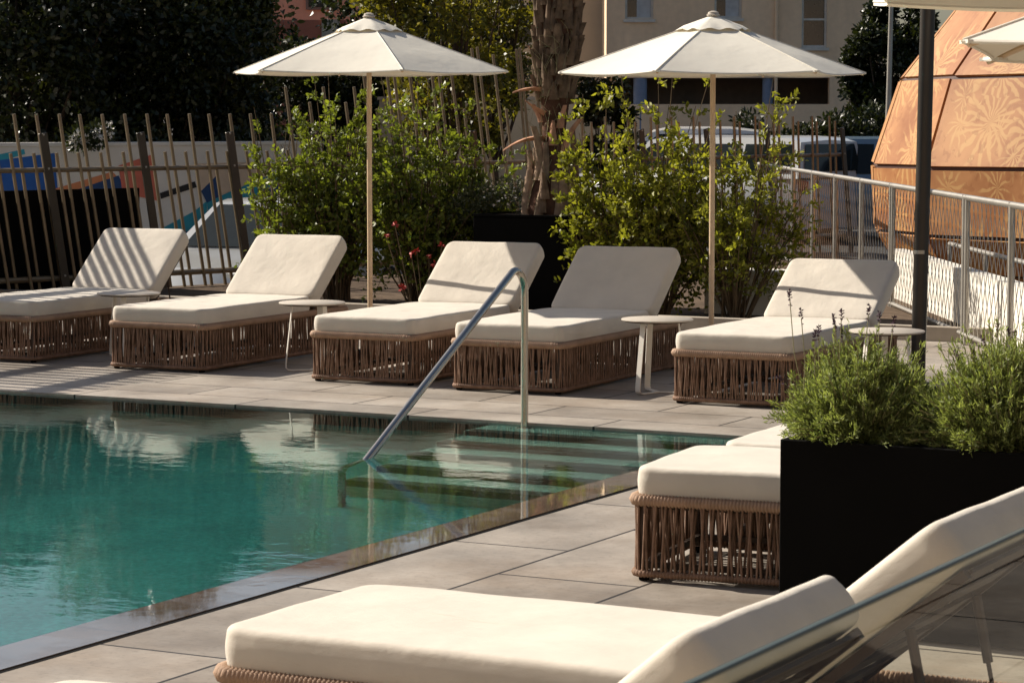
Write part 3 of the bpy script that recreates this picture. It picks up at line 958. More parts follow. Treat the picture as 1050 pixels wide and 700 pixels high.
# red flowers among the shrubs
fl = [(268, 137), (239, 140), (362, 102), (404, 238), (427, 258), (445, 262), (452, 250), (414, 296), (460, 232)]
fr_ = empty('flowering_plant', bed_at(440, 6.75), 0, 'red and pink flowers on thin stems in the bed beside the left umbrella pole', 'plant')
m_ = MB(); ms = MB()
for (x, y) in fl[3:8]:
    for q in range(2):
        p = px(x + rng.normal() * 5, y + rng.normal() * 6, fr_.location.y + rng.normal() * .05) - fr_.location
        ms.tube([Vector((p.x * .5, p.y, 0)), p], .004, 4, cap=False)
        for k in range(7):
            d_ = Vector(rand_unit(1)[0]); e_ = d_.orthogonal().normalized() * .014
            m_.add([p, p + d_ * .02 + e_, p + d_ * .042, p + d_ * .02 - e_], [(0, 1, 2, 3)])
ms.build('stems', M['twig'], fr_); m_.build('blossom', M['red_flower'], fr_)

# grey ground cover beside the palm
gc = empty('groundcover_plant', bed_at(520, 7.5), 0, 'pale grey-leaved trailing plant with tiny white flowers beside the base of the palm', 'plant')
P, u = clump_points([(-.25, 0, .95), (.0, .05, 1.0), (.2, 0, .92), (-.42, .0, .85), (.45, -.12, .93), (.66, -.1, .9)], [.16, .17, .15, .15, .13, .12], 3800)
quads_mesh('foliage', leaves_at(P, u + rng.normal(size=(3800, 3)) * .5, .035, .012), M['leaf_grey'], gc, 6, rng.uniform(0, 1, 3800))
P, u = clump_points([(-.1, -.1, 1.0), (.1, -.1, .98), (.55, -.2, .98)], [.16, .16, .14], 70)
quads_mesh('blossom', leaves_at(P, u, .025, .022), M['white_flower'], gc, 6)

# ------------------------------------------------------------------ palm in its black planter
pp = bed_at(565, 7.45)
pl = empty('planter_box', (pp.x - .03, pp.y, .05), PR, 'large matt black planter box holding the palm, behind the loungers', 'planter')
m_ = MB(); Wd, Hh = .96, .80
m_.box((0, 0, Hh / 2), (Wd, Wd, Hh), None, .008); m_.build('box', M['black'], pl)
m_ = MB()
for sx, sy, a_, b_ in ((0, -1, Wd + .02, .04), (0, 1, Wd + .02, .04), (-1, 0, .04, Wd - .06), (1, 0, .04, Wd - .06)):
    m_.box((sx * (Wd / 2 - .01), sy * (Wd / 2 - .01), Hh + .011), (a_, b_, .02))
m_.build('rim', M['black'], pl)
MB().box((0, 0, Hh + .004), (Wd - .06, Wd - .06, .006)).build('soil', M['soil'], pl)
palm = empty('palm_tree', (pp.x, pp.y, .86), 0, 'thick shaggy palm trunk with old leaf bases, standing in the black planter', 'palm tree')
def axis_pt(z):   # trunk axis, slight lean and curve
    return Vector((.0 + .034 * z, .02 * z, z))
def trunk_r(z):
    return   .105 + .16 * math.exp(-((z - .02) / .36) ** 2) + .095 / (1 + math.exp(-(z - .98) / .12)) - .05 / (1 + math.exp(-(z - 3.4) / .5))
m_ = MB()
zs = np.linspace(-.05, 5.2, 46)
m_.tube([axis_pt(z) for z in zs], [trunk_r(z) * .86 * (1 + .05 * math.sin(z * 17)) for z in zs], 18)
m_.build('trunk', M['palm_fibre'], palm, smooth=True)
# overlapping cut leaf bases: curved shingles
mb_b = MB(); mb_c = MB(); mb_d = MB()
def boot(mb, z, a, hgt, wid, flare, tipw=.45):
    rows = 5; vs = []; fs = []
    for i in range(rows + 1):
        t = i / rows
        zz = z + hgt * t; r = trunk_r(max(0, zz)) * .92 + .012 + flare * t ** 1.6
        wv = wid * (1 - (1 - tipw) * t)
        for j in range(5):
            s_ = (j - 2) / 2
            aa = a + s_ * wv / max(r, .08) * .5
            rr = r - .012 * s_ * s_ + .016 * (1 - s_ * s_)
            c = axis_pt(zz)
            vs.append(Vector((c.x + rr * math.cos(aa), c.y + rr * math.sin(aa), zz)))
        
    for i in range(rows):
        for j in range(4):
            fs.append((i * 5 + j, i * 5 + j + 1, (i + 1) * 5 + j + 1, (i + 1) * 5 + j))
    # back side for thickness
    nb = len(vs)
    cen_ = [axis_pt(z + hgt * i / rows) for i in range(rows + 1)]
    for i in range(rows + 1):
        for j in range(5):
            p = vs[i * 5 + j]; c = cen_[i]
            d_ = (p - c); d_.z = 0; d_.normalize()
            vs.append(p - d_ * .018)
    for j in range(4):
        fs.append((rows * 5 + j, rows * 5 + j + 1, nb + rows * 5 + j + 1, nb + rows * 5 + j))
    for i in range(rows):
        fs.append((i * 5, (i + 1) * 5, nb + (i + 1) * 5, nb + i * 5)); fs.append((i * 5 + 4, nb + i * 5 + 4, nb + (i + 1) * 5 + 4, (i + 1) * 5 + 4))
    mb.add(vs, fs)
row = 0; z = 1.0
while z < 4.9:
    k = 11
    for i in range(k):
        a = 2 * PI * (i + .5 * (row % 2)) / k + rng.normal() * .10
        boot(mb_b, z + rng.normal() * .02, a, .20 * rng.uniform(.7, 1.3), .105 * rng.uniform(.7, 1.3), .026 * rng.uniform(-.3, 1.9), rng.uniform(.12, .5))
    z += .098; row += 1
z = -.06
for rw in range(4):
    for i in range(9):
        a = 2 * PI * (i + .5 * rw) / 9 + rng.normal() * .18
        boot(mb_d, z + rng.normal() * .05, a, .42 * rng.uniform(.5, 1.15), .12, .06 * rng.uniform(-1.2, 2.4), rng.uniform(.2, .5))
    z += .10
for (zz, a, hg, fl_) in ((.80, rad(185), .16, .06), (.55, rad(330), .28, .14), (.75, rad(300), .2, .04), (.6, rad(265), .22, .03)):
    boot(mb_c, zz, a, hg, .10, fl_, .25)
def blade(z, a, ln, drop, wd):
    """old leaf stalk: a flat tapering blade sticking out of the trunk"""
    c = axis_pt(z); d_ = Vector((math.cos(a), math.sin(a), 0)); sd_ = Vector((-d_.y, d_.x, 0))
    vs = []; fs = []; n_ = 6
    for i in range(n_ + 1):
        t = i / n_; p = c + d_ * (.05 + ln * t) + Vector((0, 0, .03 * math.sin(t * 2.2) - drop * t * t)); w_ = wd * (1 - t) ** .8 + .006
        vs += [p + sd_ * w_ * .5 + Vector((0, 0, .02 * (1 - t))), p + Vector((0, 0, -.03 * (1 - t) - .004)), p - sd_ * w_ * .5 + Vector((0, 0, .02 * (1 - t))), p + Vector((0, 0, .012))]
    for i in range(n_):
        for k in range(4):
            l = (k + 1) % 4; fs.append((i * 4 + k, i * 4 + l, (i + 1) * 4 + l, (i + 1) * 4 + k))
    fs.append((n_ * 4, n_ * 4 + 1, n_ * 4 + 2, n_ * 4 + 3)); mb_c.add(vs, fs)
blade(1.08, rad(205), .36, .05, .14); blade(.66, rad(200), .42, .13, .15); blade(.86, rad(215), .26, -.10, .09); blade(1.28, rad(172), .20, -.16, .07); blade(.5, rad(330), .30, .12, .10)
mb_d.build('root_flare', plain('pale_leaf_base', (.25, .175, .12), .9, var=.55, scale=9, bump=.5, bscale=60, spec=.1), palm, smooth=True)  # lower leaf bases in a paler tone than the upper ones
mb_b.build('leaf_bases', M['palm_boot'], palm, smooth=True)
mb_c.build('cut_stubs', M['palm_cut'], palm, smooth=True)
# hanging fibres and long dry spikes on the left
m_ = MB()
for i in range(60):
    a = rad(rng.uniform(150, 340)); z = rng.uniform(.1, 1.5)
    c = axis_pt(z); r = trunk_r(z)
    p = Vector((c.x + r * math.cos(a), c.y + r * math.sin(a), z))
    q = p + Vector((-rng.uniform(.02, .22), -rng.uniform(0, .1), rng.uniform(-.45, .5)))
    m_.tube([p, p.lerp(q, .5) + Vector((0, 0, .05)), q], [.003, .002, .001], 3, cap=False)
m_.build('dry_fibres', M['lav_stem'], palm)
# crown of arching fronds (above the frame; seen in reflections and shade)
Vs = []; Ts = []; m_ = MB()
for i in range(26):
    a = 2.399 * i; up_ = rng.uniform(.1, 1.1); ln = rng.uniform(1.5, 2.0)
    c = axis_pt(5.15); P0 = np.array(c)
    pts = []
    for k in range(13):
        t = k / 12
        pts.append(P0 + np.array([math.cos(a) * ln * t * math.cos(up_ * (1 - t * .3)), math.sin(a) * ln * t * math.cos(up_ * (1 - t * .3)), ln * (t * math.sin(up_) - .55 * t * t)]))
    m_.tube([Vector(p) for p in pts], [.014 * (1 - k / 14) for k in range(13)], 4, cap=False)
    pts = np.array(pts)
    for k in range(2, 12):
        for q in range(4):
            p = pts[k] + (pts[k + 1] - pts[k]) * q / 4; tn = pts[k + 1] - pts[k]; tn /= np.linalg.norm(tn)
            for sg in (-1, 1):
                sv = np.cross(tn, [0, 0, 1.]); sv /= np.linalg.norm(sv) + 1e-9
                Vs.append(p); Ts.append(sv * sg + tn * .5 + np.array([0, 0, -.25]))
m_.build('frond_stems', M['twig'], palm)
quads_mesh('fronds', leaves_at(np.array(Vs), np.array(Ts), .34, .024, .1), M['leaf_bush'], palm, 6, rng.uniform(.2, .8, len(Vs)))

# ------------------------------------------------------------------ near planter with lavender
npos = Vector((.906, 8.92, 0))
ax_ = Vector((.885, -.466, 0)); bk_ = Vector((.466, .885, 0))
PLn, PDp, PHt = 1.9, .46, .65
ctr = npos + ax_ * PLn / 2 + bk_ * PDp / 2
npl = empty('planter_box', ctr, math.atan2(-.466, .885), 'long matt black planter box of lavender in front of the near loungers', 'planter')
m_ = MB(); t_ = .02
m_.box((0, -PDp / 2 + t_ / 2, PHt / 2 + .004), (PLn, t_, PHt - .008), None, .003); m_.box((0, PDp / 2 - t_ / 2, PHt / 2 + .004), (PLn, t_, PHt - .008), None, .003)
for sx in (-1, 1): m_.box((sx * (PLn / 2 - t_ / 2), 0, PHt / 2 + .004), (t_, PDp - 2 * t_ - .001, PHt - .008), None, .003)
m_.build('box', M['black'], npl)
MB().box((0, 0, PHt - .035), (PLn - .05, PDp - .05, .02)).build('soil', M['soil'], npl)
def lavender(loc, w_, h, nst, lab, spikes):
    root = empty('lavender_bush', loc, 0, lab, 'lavender', 'lavender bushes in the black planter')
    st = MB(); P = []; Dv = []; T = []
    for i in range(nst):
        th = rng.uniform(0, 2 * PI); el = math.acos(1 - rng.uniform(0, 1.02))
        R_ = rng.uniform(.62, 1.0) if rng.uniform() > .12 else rng.uniform(1.0, 1.22)
        e = Vector((math.sin(el) * math.cos(th) * w_ / 2, math.sin(el) * math.sin(th) * min(w_ / 2, .24), .03 + math.cos(el) * h * .9)) * R_
        b = Vector((e.x * .35, e.y * .35, -.01))
        mid = (b + e) * .5 + Vector((0, 0, .05))
        prs = [b * (1 - t) ** 2 + mid * 2 * t * (1 - t) + e * t * t for t in np.linspace(0, 1, 5)]
        st.tube(prs, .0016, 3, cap=False)
        tn = (prs[-1] - prs[-2]).normalized(); tn = (tn + Vector((0, 0, .5))).normalized()
        br = rng.uniform(-.18, .18)
        for j in range(46):
            t = rng.uniform(.35, 1.0); p = b * (1 - t) ** 2 + mid * 2 * t * (1 - t) + e * t * t
            p = p + Vector(rng.normal(size=3)) * .007
            P.append(np.array(p)); Dv.append(np.array(tn) * .9 + rng.normal(size=3) * .45); T.append(np.clip(.42 + br + .35 * (t - .6) + rng.normal() * .16, 0, 1))
        # tuft at the tip
        for j in range(5):
            P.append(np.array(e) - np.array(tn) * .01 * j * .4); Dv.append(np.array(tn) + rng.normal(size=3) * .3); T.append(np.clip(.7 + br + rng.normal() * .15, 0, 1))
    st.build('stems', M['lav_stem'], root)
    quads_mesh('foliage', leaves_at(np.array(P), np.array(Dv), .023, .0036, .2), M['leaf_lav'], root, 6, np.array(T))
    for (dx, dz, bx) in spikes:
        m_ = MB(); mh = MB()
        e = Vector((dx, rng.normal() * .05, dz)); b = Vector((bx, e.y * .5, h * .4))
        mid = (b + e) / 2 + Vector((rng.normal() * .012, 0, 0))
        m_.tube([b, mid, e], .0016, 4, cap=False)
        d_ = (e - mid).normalized()
        for q in range(5):
            c = e + d_ * (.007 * q - .004 * (q == 0))
            for w2 in range(5):
                u_ = Vector(rand_unit(1)[0]); u_ = (u_ + d_ * .9).normalized(); s_ = u_.orthogonal().normalized() * .0032
                mh.add([c, c + u_ * .006 + s_, c + u_ * .012, c + u_ * .006 - s_], [(0, 1, 2, 3)])
        c = e - d_ * .018
        for w2 in range(4):
            u_ = Vector(rand_unit(1)[0]); s_ = u_.orthogonal().normalized() * .003
            mh.add([c, c + u_ * .005 + s_, c + u_ * .009, c + u_ * .005 - s_], [(0, 1, 2, 3)])
        fs_ = m_.build('flower_stalk', M['lav_stem'], root); mh.build('flower_head', M['flower'], fs_)
    return root
dl = 9.1
def at_top(x): # point along planter centreline at photo column x
    k = (x - 525) / F
    o = npos + bk_ * PDp / 2
    s_ = (k * o.y - o.x) / (ax_.x - k * ax_.y)
    q = o + ax_ * s_; return Vector((q.x, q.y, PHt - .03))
L1p = at_top(888); L2p = at_top(1035)
lm = L1p.y / F
sp1 = [((x - 888) * lm, .02 + (440 - y) * lm, (x0 - 888) * lm) for x, y, x0 in ((811, 297, 828), (821, 315, 824), (834, 336, 842), (840, 333, 848), (857, 322, 856), (862, 316, 860), (865, 335, 864), (892, 312, 889), (905, 320, 903), (921, 326, 918), (806, 383, 830), (858, 330, 858))]
sp2 = [((x - 1035) * lm, .02 + (440 - y) * lm, (x - 1035) * lm * .8) for x, y in ((1012, 338), (1024, 322), (1040, 330), (1001, 350), (1047, 335), (985, 352))]
lavender(L1p, .55, .335, 1350, 'rounded lavender bush at the left end of the black planter, with dry flower spikes', sp1)
lavender(L2p, .55, .39, 1350, 'taller lavender bush cut by the right edge of the picture, second along the black planter', sp2)

# ------------------------------------------------------------------ picket fence
fA = Vector((-4.74, 24.6, 0)); fB = Vector((.16, 28.9, 0)); fC = Vector((4.25, 34.0, 0))
fd1 = (fB - fA).normalized(); fd2 = (fC - fB).normalized()
fl1 = (fB - fA).length; fl2 = (fC - fB).length
def fence_pt(s_):
    return (fA + fd1 * s_, fd1) if s_ <= fl1 else (fB + fd2 * (s_ - fl1), fd2)
fence = empty('picket_fence', fA, 0, 'bronze fence of leaning thin pickets in varied heights running behind the bushes', 'fence')
def picket_mesh(nm, h, r):
    m_ = MB(); m_.tube([(0, 0, 0), (0, 0, h)], r, 6); o = m_.build(nm, M['picket'], fence, smooth=True); return o
pm = {}
def place_pick(s_, zt, r, off, tilt=9):
    key = (round(zt, 2), r)
    if key not in pm:
        o = picket_mesh('picket', (zt + .045) / math.cos(rad(9)), r); pm[key] = o
    else:
        o = pm[key].copy(); C.objects.link(o); o.parent = fence
    p, d = fence_pt(s_); nrm = Vector((d.y, -d.x, 0))
    q = p + nrm * off - fA
    sh = .5
    o.location = (q.x + d.x * sh * math.tan(rad(tilt)), q.y + d.y * sh * math.tan(rad(tilt)), -.045)
    o.rotation_euler = Matrix(((d.x, nrm.x, 0), (d.y, nrm.y, 0), (0, 0, 1))).to_euler()
    R = Matrix(((d.x, -nrm.x, 0), (d.y, -nrm.y, 0), (0, 0, 1))) @ Matrix.Rotation(-rad(tilt), 3, 'Y')
    o.rotation_euler = R.to_euler()
s_ = -.6; k = 0
while s_ < fl1 + fl2 - .05:
    p, d = fence_pt(s_); col = 525 + F * p.x / p.y
    if col < 315: zt = 1.73 if k % 2 == 0 else 1.37; pit = .122
    elif col < 385: zt = (1.85, 2.0, 1.5)[k % 3]; pit = .14
    elif col < 580: zt = (2.44, 2.36, 1.78, 2.42)[k % 4]; pit = .148
    else: zt = 1.62 + (.06 if k % 2 else 0); pit = .215
    place_pick(s_, zt, .0165, .028 if k % 2 else -.028, (9 if col < 590 else 4) + rng.normal() * .5)
    s_ += pit; k += 1
def fence_rail(z, r):
    m_ = MB(); m_.tube([fence_pt(-1.6)[0] - fA + Vector((0, 0, z)), fB - fA + Vector((0, 0, z)), fC - fA + Vector((0, 0, z))], r, 8)
    m_.build('rail', M['picket'], fence, smooth=True)
fence_rail(1.21, .024); fence_rail(.19, .028)
for s_ in (-.47, .585, 1.663, 2.70, 3.75, 4.8, 5.85, 7.4, 8.7, 10.0, 11.3, fl1 + fl2 - .02):
    p, d = fence_pt(s_); nrm = Vector((d.y, -d.x, 0))
    R = Matrix(((d.x, -nrm.x, 0), (d.y, -nrm.y, 0), (0, 0, 1))) @ Matrix.Rotation(-rad(9), 3, 'Y')
    m_ = MB(); h = 1.62
    m_.box(p - fA + nrm * .055 + Vector((d.x * .1, d.y * .1, 0)) + R @ Vector((0, 0, h / 2 - .045)), (.088, .022, h), R, .004)
    po = m_.build('post', M['picket_dark'], fence)
    m_ = MB()
    for zz in (.19, 1.21, 1.53):
        m_.box(p - fA + nrm * .068 + Vector((d.x * .1, d.y * .1, 0)) + R @ Vector((0, 0, zz + .03)), (.02, .01, .02), R, .003)
    m_.build('bolt', M['galv'], po)
# black screen behind the left pickets
m_ = MB()
a0, a1 = -2.0, 1.62
pA = fence_pt(a0)[0]; pB = fence_pt(a1)[0]; nrm = Vector((fd1.y, -fd1.x, 0))
R = Matrix(((fd1.x, -nrm.x, 0), (fd1.y, -nrm.y, 0), (0, 0, 1)))
scr = empty('privacy_screen', (pA + pB) / 2 - nrm * .14, 0, 'low black screen standing behind the fence pickets at the far left', 'screen')
m_.box((0, 0, .50), ((pB - pA).length, .03, 1.04), R, .005); m_.build('panel', M['black'], scr)
for e_ in (-.48, 0, .48):
    m_ = MB(); m_.box(fd1 * e_ * (pB - pA).length - nrm * .032 + Vector((0, 0, .49)), (.05, .03, 1.02), R); m_.build('post', M['picket_dark'], scr)

# ------------------------------------------------------------------ invented pergola outside the view, added to cast stripes on the first lounger
pg = empty('added_shadow_pergola', (-7.3, 20.0, 0), PR, 'timber pergola added outside the view to cast slat shadows on the first lounger', 'pergola')
m_ = MB()
for i in range(36):
    m_.box((0, -3.4 + i * .15, 2.92), (2.9, .05, .03))
m_.build('slat_roof', M['wood_pole'], pg)
for x_ in (-1.3, -.4, .5, 1.35):
    m_ = MB(); m_.box((x_, -.75, 2.84), (.09, 5.7, .12), Matrix.Rotation(.10 * x_, 3, 'Z')); m_.build('beam', M['wood_pole'], pg)
for x_ in (-1.3,):
    for y_ in (-3.2, 1.7):
        m_ = MB(); m_.box((x_, y_, 1.39), (.1, .1, 2.78)); m_.build('post', M['wood_pole'], pg)

lv = empty('added_shadow_louvre', (-4.78, 21.35, 0), math.atan2(.852, .523), 'louvre screen added outside the view to cast fine slat shadows on the first lounger', 'screen')  # invented and unseen; added for the fine stripes on the first backrest
m_ = MB()
for i in range(14): m_.box((0, 0, 1.36 + i * .072), (.95, .018, .036))
m_.build('louvre_panel', M['picket'], lv)
for x_ in (-.50, .50):
    m_ = MB(); m_.box((x_, 0, 1.18), (.05, .05, 2.46)); m_.build('post', M['picket'], lv)
m_ = MB(); m_.box((.1, .05, 1.85), (.06, .03, 1.35), Matrix.Rotation(rad(38), 3, 'Y')); m_.build('brace', M['picket'], lv)

# ------------------------------------------------------------------ mesh fence on the right
mf = empty('mesh_fence', (3.26, 25.5, 0), 0, 'galvanised tube fence with diamond wire mesh in front of the orange dome', 'fence')
mA = Vector((3.06, 33.0, 0)); mB_ = Vector((3.52, 16.2, 0)); O_ = mf.location
md = (mB_ - mA).normalized(); ml = (mB_ - mA).length
m_ = MB(); m_.tube([mA - O_ + Vector((0, 0, 1.11)), mB_ - O_ + Vector((0, 0, 1.11))], .024, 10); m_.build('top_rail', M['galv'], mf, smooth=True)
m_ = MB(); m_.tube([mA - O_ + Vector((0, 0, .08)), mB_ - O_ + Vector((0, 0, .08))], .018, 8); m_.build('bottom_rail', M['galv'], mf, smooth=True)
for dd in (33, 31.4, 29.8, 28.2, 26.6, 24.95, 23.3, 21.65, 20.04, 18.4, 16.9):
    p = mA + md * ((33 - dd) / (33 - 16.2) * ml) - O_
    m_ = MB(); m_.tube([p + Vector((0, 0, -.04)), p + Vector((0, 0, 1.13))], .024, 10)
    if dd in (20.04, 23.3): m_.tube([p + md * .09 + Vector((0, 0, -.04)), p + md * .09 + Vector((0, 0, 1.13))], .02, 10)
    m_.build('post', M['galv'], mf, smooth=True)
m_ = MB()
st_ = .15; hh = 1.02; run = hh * .55
n_ = int((ml + run) / st_)
for i in range(n_):
    for sg in (-1, 1):
        u0 = i * st_ - (run if sg > 0 else 0); u1 = u0 + sg * run + (0 if sg > 0 else 0)
        if sg < 0: u0, u1 = i * st_, i * st_ - run
        za, zb = .085, 1.09
        # clip to fence length
        def cl(u, z, u2, z2, lim):
            t = (lim - u) / (u2 - u); return lim, z + (z2 - z) * t
        A_, B_ = (u0, za), (u1, zb)
        if max(A_[0], B_[0]) < 0 or min(A_[0], B_[0]) > ml: continue
        for lim, lo in ((0, True), (ml, False)):
            if (A_[0] < lim) == lo and (B_[0] < lim) != lo: A_ = cl(*A_, *B_, lim)
            elif (B_[0] < lim) == lo and (A_[0] < lim) != lo: B_ = cl(*A_, *B_, lim)
        off = Vector((md.y, -md.x, 0)) * .002 * sg
        m_.tube([mA - O_ + md * A_[0] + off + Vector((0, 0, A_[1])), mA - O_ + md * B_[0] + off + Vector((0, 0, B_[1]))], .0030, 3, cap=False)
m_.build('wire_mesh', M['galv'], mf)

# low white corrugated wall behind the mesh fence
ww = empty('low_white_wall', (3.60, 20.5, 0), 0, 'low white wall with fine vertical ribs behind the right end of the mesh fence', 'wall')
m_ = MB(); Wn = Vector((-md.y, md.x, 0))
p0 = Vector((3.50, 24.6, 0)) - ww.location; p1 = Vector((3.80, 15.5, 0)) - ww.location; dw = (p1 - p0); lw_ = dw.length; dw.normalize()
nw = Vector((dw.y, -dw.x, 0))
if nw.x > 0: nw = -nw
prof = []
nrib = 150
for i in range(nrib + 1):
    q = p0 + dw * (lw_ * i / nrib) + nw * (.005 if (i % 4) in (1, 2) else 0)
    prof.append(q)
vs = []; fs = []
for q in prof:
    vs += [q + Vector((0, 0, -.04)), q + Vector((0, 0, .49)), q - nw * .14 + Vector((0, 0, .49)), q - nw * .14 + Vector((0, 0, -.04))]
for i in range(nrib):
    for k in range(3):
        fs.append((i * 4 + k, (i + 1) * 4 + k, (i + 1) * 4 + k + 1, i * 4 + k + 1))
fs += [(0, 1, 2, 3), tuple(nrib * 4 + k for k in (3, 2, 1, 0))]
m_.add(vs, fs); m_.build('wall', M['white_wall'], ww)
m_ = MB()
m_.tube([p0 + dw * 1.3 - nw * .3 + Vector((0, 0, .60)), p1 - nw * .3 + Vector((0, 0, .60))], .02, 8); rl_ = m_.build('rail', M['galv'], ww, smooth=True)
for i in range(6):
    q = p0 + dw * (1.3 + i * 1.5) - nw * .3
    m_ = MB(); m_.tube([q + Vector((0, 0, -.04)), q + Vector((0, 0, .6))], .018, 8); m_.build('post', M['galv'], ww, smooth=True)

# short white retaining wall in the right bush
rw = bed_at(766, 7.55, 0)
rw_o = empty('retaining_wall', rw, PR, 'short low white wall with a flat cap seen through the right-hand bush', 'wall')
MB().box((.1, .0, .17), (.85, .30, .43), None, .006).build('wall', M['white_wall'], rw_o)
MB().box((.1, .0, .405), (.91, .36, .04), None, .006).build('cap', M['white_wall'], rw_o)

# ------------------------------------------------------------------ orange panelled dome
def dome_mat():
    m, nt, out = new_mat('printed_copper_panels'); g = NG(nt)
    tc = g.n('ShaderNodeTexCoord'); co_ = tc.outputs['Object']
    # unwrap around the dome: angle and height
    sep = g.n('ShaderNodeSeparateXYZ'); g.l(co_, sep.inputs[0])
    ang = g.math('ARCTAN2', sep.outputs[1], sep.outputs[0])
    cmb = g.n('ShaderNodeCombineXYZ')
    g.l(g.math('MULTIPLY', ang, 3.6), cmb.inputs[0]); g.l(sep.outputs[2], cmb.inputs[1])
    wob = g.n('ShaderNodeTexNoise'); wob.inputs['Scale'].default_value = 2.2; wob.inputs['Detail'].default_value = 3
    g.l(cmb.outputs[0], wob.inputs['Vector'])
    vv = g.n('ShaderNodeVectorMath'); vv.operation = 'MULTIPLY_ADD'
    vv.inputs[1].default_value = (.34, .34, .34); g.l(wob.outputs['Color'], vv.inputs[0]); g.l(cmb.outputs[0], vv.inputs[2])
    mask = None
    for sc, spikes, off in ((.95, 17, 0), (1.7, 11, 7.3), (3.0, 7, 3.1)):
        mp = g.n('ShaderNodeMapping'); mp.inputs['Location'].default_value = (off, off * .7, 0); g.l(vv.outputs[0], mp.inputs['Vector'])
        vo = g.n('ShaderNodeTexVoronoi'); vo.voronoi_dimensions = '2D'; vo.inputs['Scale'].default_value = sc; vo.inputs['Randomness'].default_value = .8
        g.l(mp.outputs[0], vo.inputs['Vector'])
        df = g.n('ShaderNodeVectorMath'); df.operation = 'SUBTRACT'
        sc_ = g.n('ShaderNodeVectorMath'); sc_.operation = 'SCALE'; sc_.inputs['Scale'].default_value = 1.0
        g.l(mp.outputs[0], df.inputs[0]); g.l(vo.outputs['Position'], df.inputs[1])
        s2 = g.n('ShaderNodeSeparateXYZ'); g.l(df.outputs[0], s2.inputs[0])
        a2 = g.math('ARCTAN2', s2.outputs[1], s2.outputs[0])
        ln = g.n('ShaderNodeVectorMath'); ln.operation = 'LENGTH'; g.l(df.outputs[0], ln.inputs[0])
        r_ = g.math('MULTIPLY', ln.outputs['Value'], sc)
        pet = g.math('ABSOLUTE', g.math('SINE', g.math('MULTIPLY', a2, spikes / 2)))
        lim = g.math('MULTIPLY', g.math('POWER', pet, 1.4), .50)
        inside = g.math('SUBTRACT', lim, r_)
        mk = g.math('MULTIPLY', inside, 9.0); 
        cl_ = g.n('ShaderNodeClamp'); g.l(mk, cl_.inputs['Value'])
        # midrib lines
        mask = cl_.outputs[0] if mask is None else g.math('MAXIMUM', g.math('MULTIPLY', mask, .8), g.math('MULTIPLY', cl_.outputs[0], .85))
    big = g.noise(cmb.outputs[0], 1.1, 4, .6)
    base = g.ramp(big, [(.36, (.26, .096, .030)), (.64, (.44, .212, .082))])
    c = g.mix(g.math('MULTIPLY', mask, .66), base, (.58, .375, .145))
    ed = g.noise(vv.outputs[0], 9, 3)
    c = g.mix(g.math('MULTIPLY', g.math('GREATER_THAN', ed, .6), .35), c, (.22, .075, .022))
    g.bsdf(out, c, .62, .0, g.bump(g.noise(co_, 12, 2), .05, .01), .25)
    return m
M['dome'] = dome_mat()
M['seam'] = plain('dark_seam', (.05, .016, .010), .7)
dc = Vector((7.47, 28.0, 0))
dome = empty('panelled_dome', dc, 0, 'large rounded orange dome of printed panels with dark seams at the right', 'dome')
prof = [(3.10, -.3), (3.46, .14), (3.68, .52), (3.72, 1.20), (3.42, 2.10), (2.66, 3.06), (1.60, 3.85), (.05, 4.35)]
NM = 17; gap = .030
off_a = PI + rad(25) 
def dpt(r, z, k): 
    a = off_a + 2 * PI * k / NM
    return Vector((r * math.cos(a), r * math.sin(a), z))
for b in range(len(prof) - 1):
    m_ = MB()
    for k in range(NM):
        q = [dpt(*prof[b], k), dpt(*prof[b], k + 1), dpt(*prof[b + 1], k + 1), dpt(*prof[b + 1], k)]
        c = sum(q, Vector()) / 4
        out_n = (q[1] - q[0]).cross(q[3] - q[0]).normalized()
        # shrink so the seams stay open, with a small panel thickness
        sh = []
        for i in range(4):
            e1 = (q[(i + 1) % 4] - q[i]); e2 = (q[i - 1] - q[i])
            L1_, L2_ = e1.length, e2.length
            sh.append(q[i] + (e1.normalized() * min(gap, L1_ * .3) if L1_ > 1e-5 else Vector()) + (e2.normalized() * min(gap * .6, L2_ * .3) if L2_ > 1e-5 else Vector()))
        m_.add(sh + [p - out_n * .03 for p in sh], [(0, 1, 2, 3), (7, 6, 5, 4), (0, 4, 5, 1), (1, 5, 6, 2), (2, 6, 7, 3), (3, 7, 4, 0)])
    m_.build('panel_band', M['dome'], dome)
m_ = MB()
vs = []; fs = []
for b, (r, z) in enumerate(prof):
    for k in range(NM): vs.append(dpt(max(.02, r - .035), z, k))
for b in range(len(prof) - 1):
    for k in range(NM):
        l = (k + 1) % NM; fs.append((b * NM + k, b * NM + l, (b + 1) * NM + l, (b + 1) * NM + k))
m_.add(vs, fs); m_.build('substructure', M['seam'], dome)

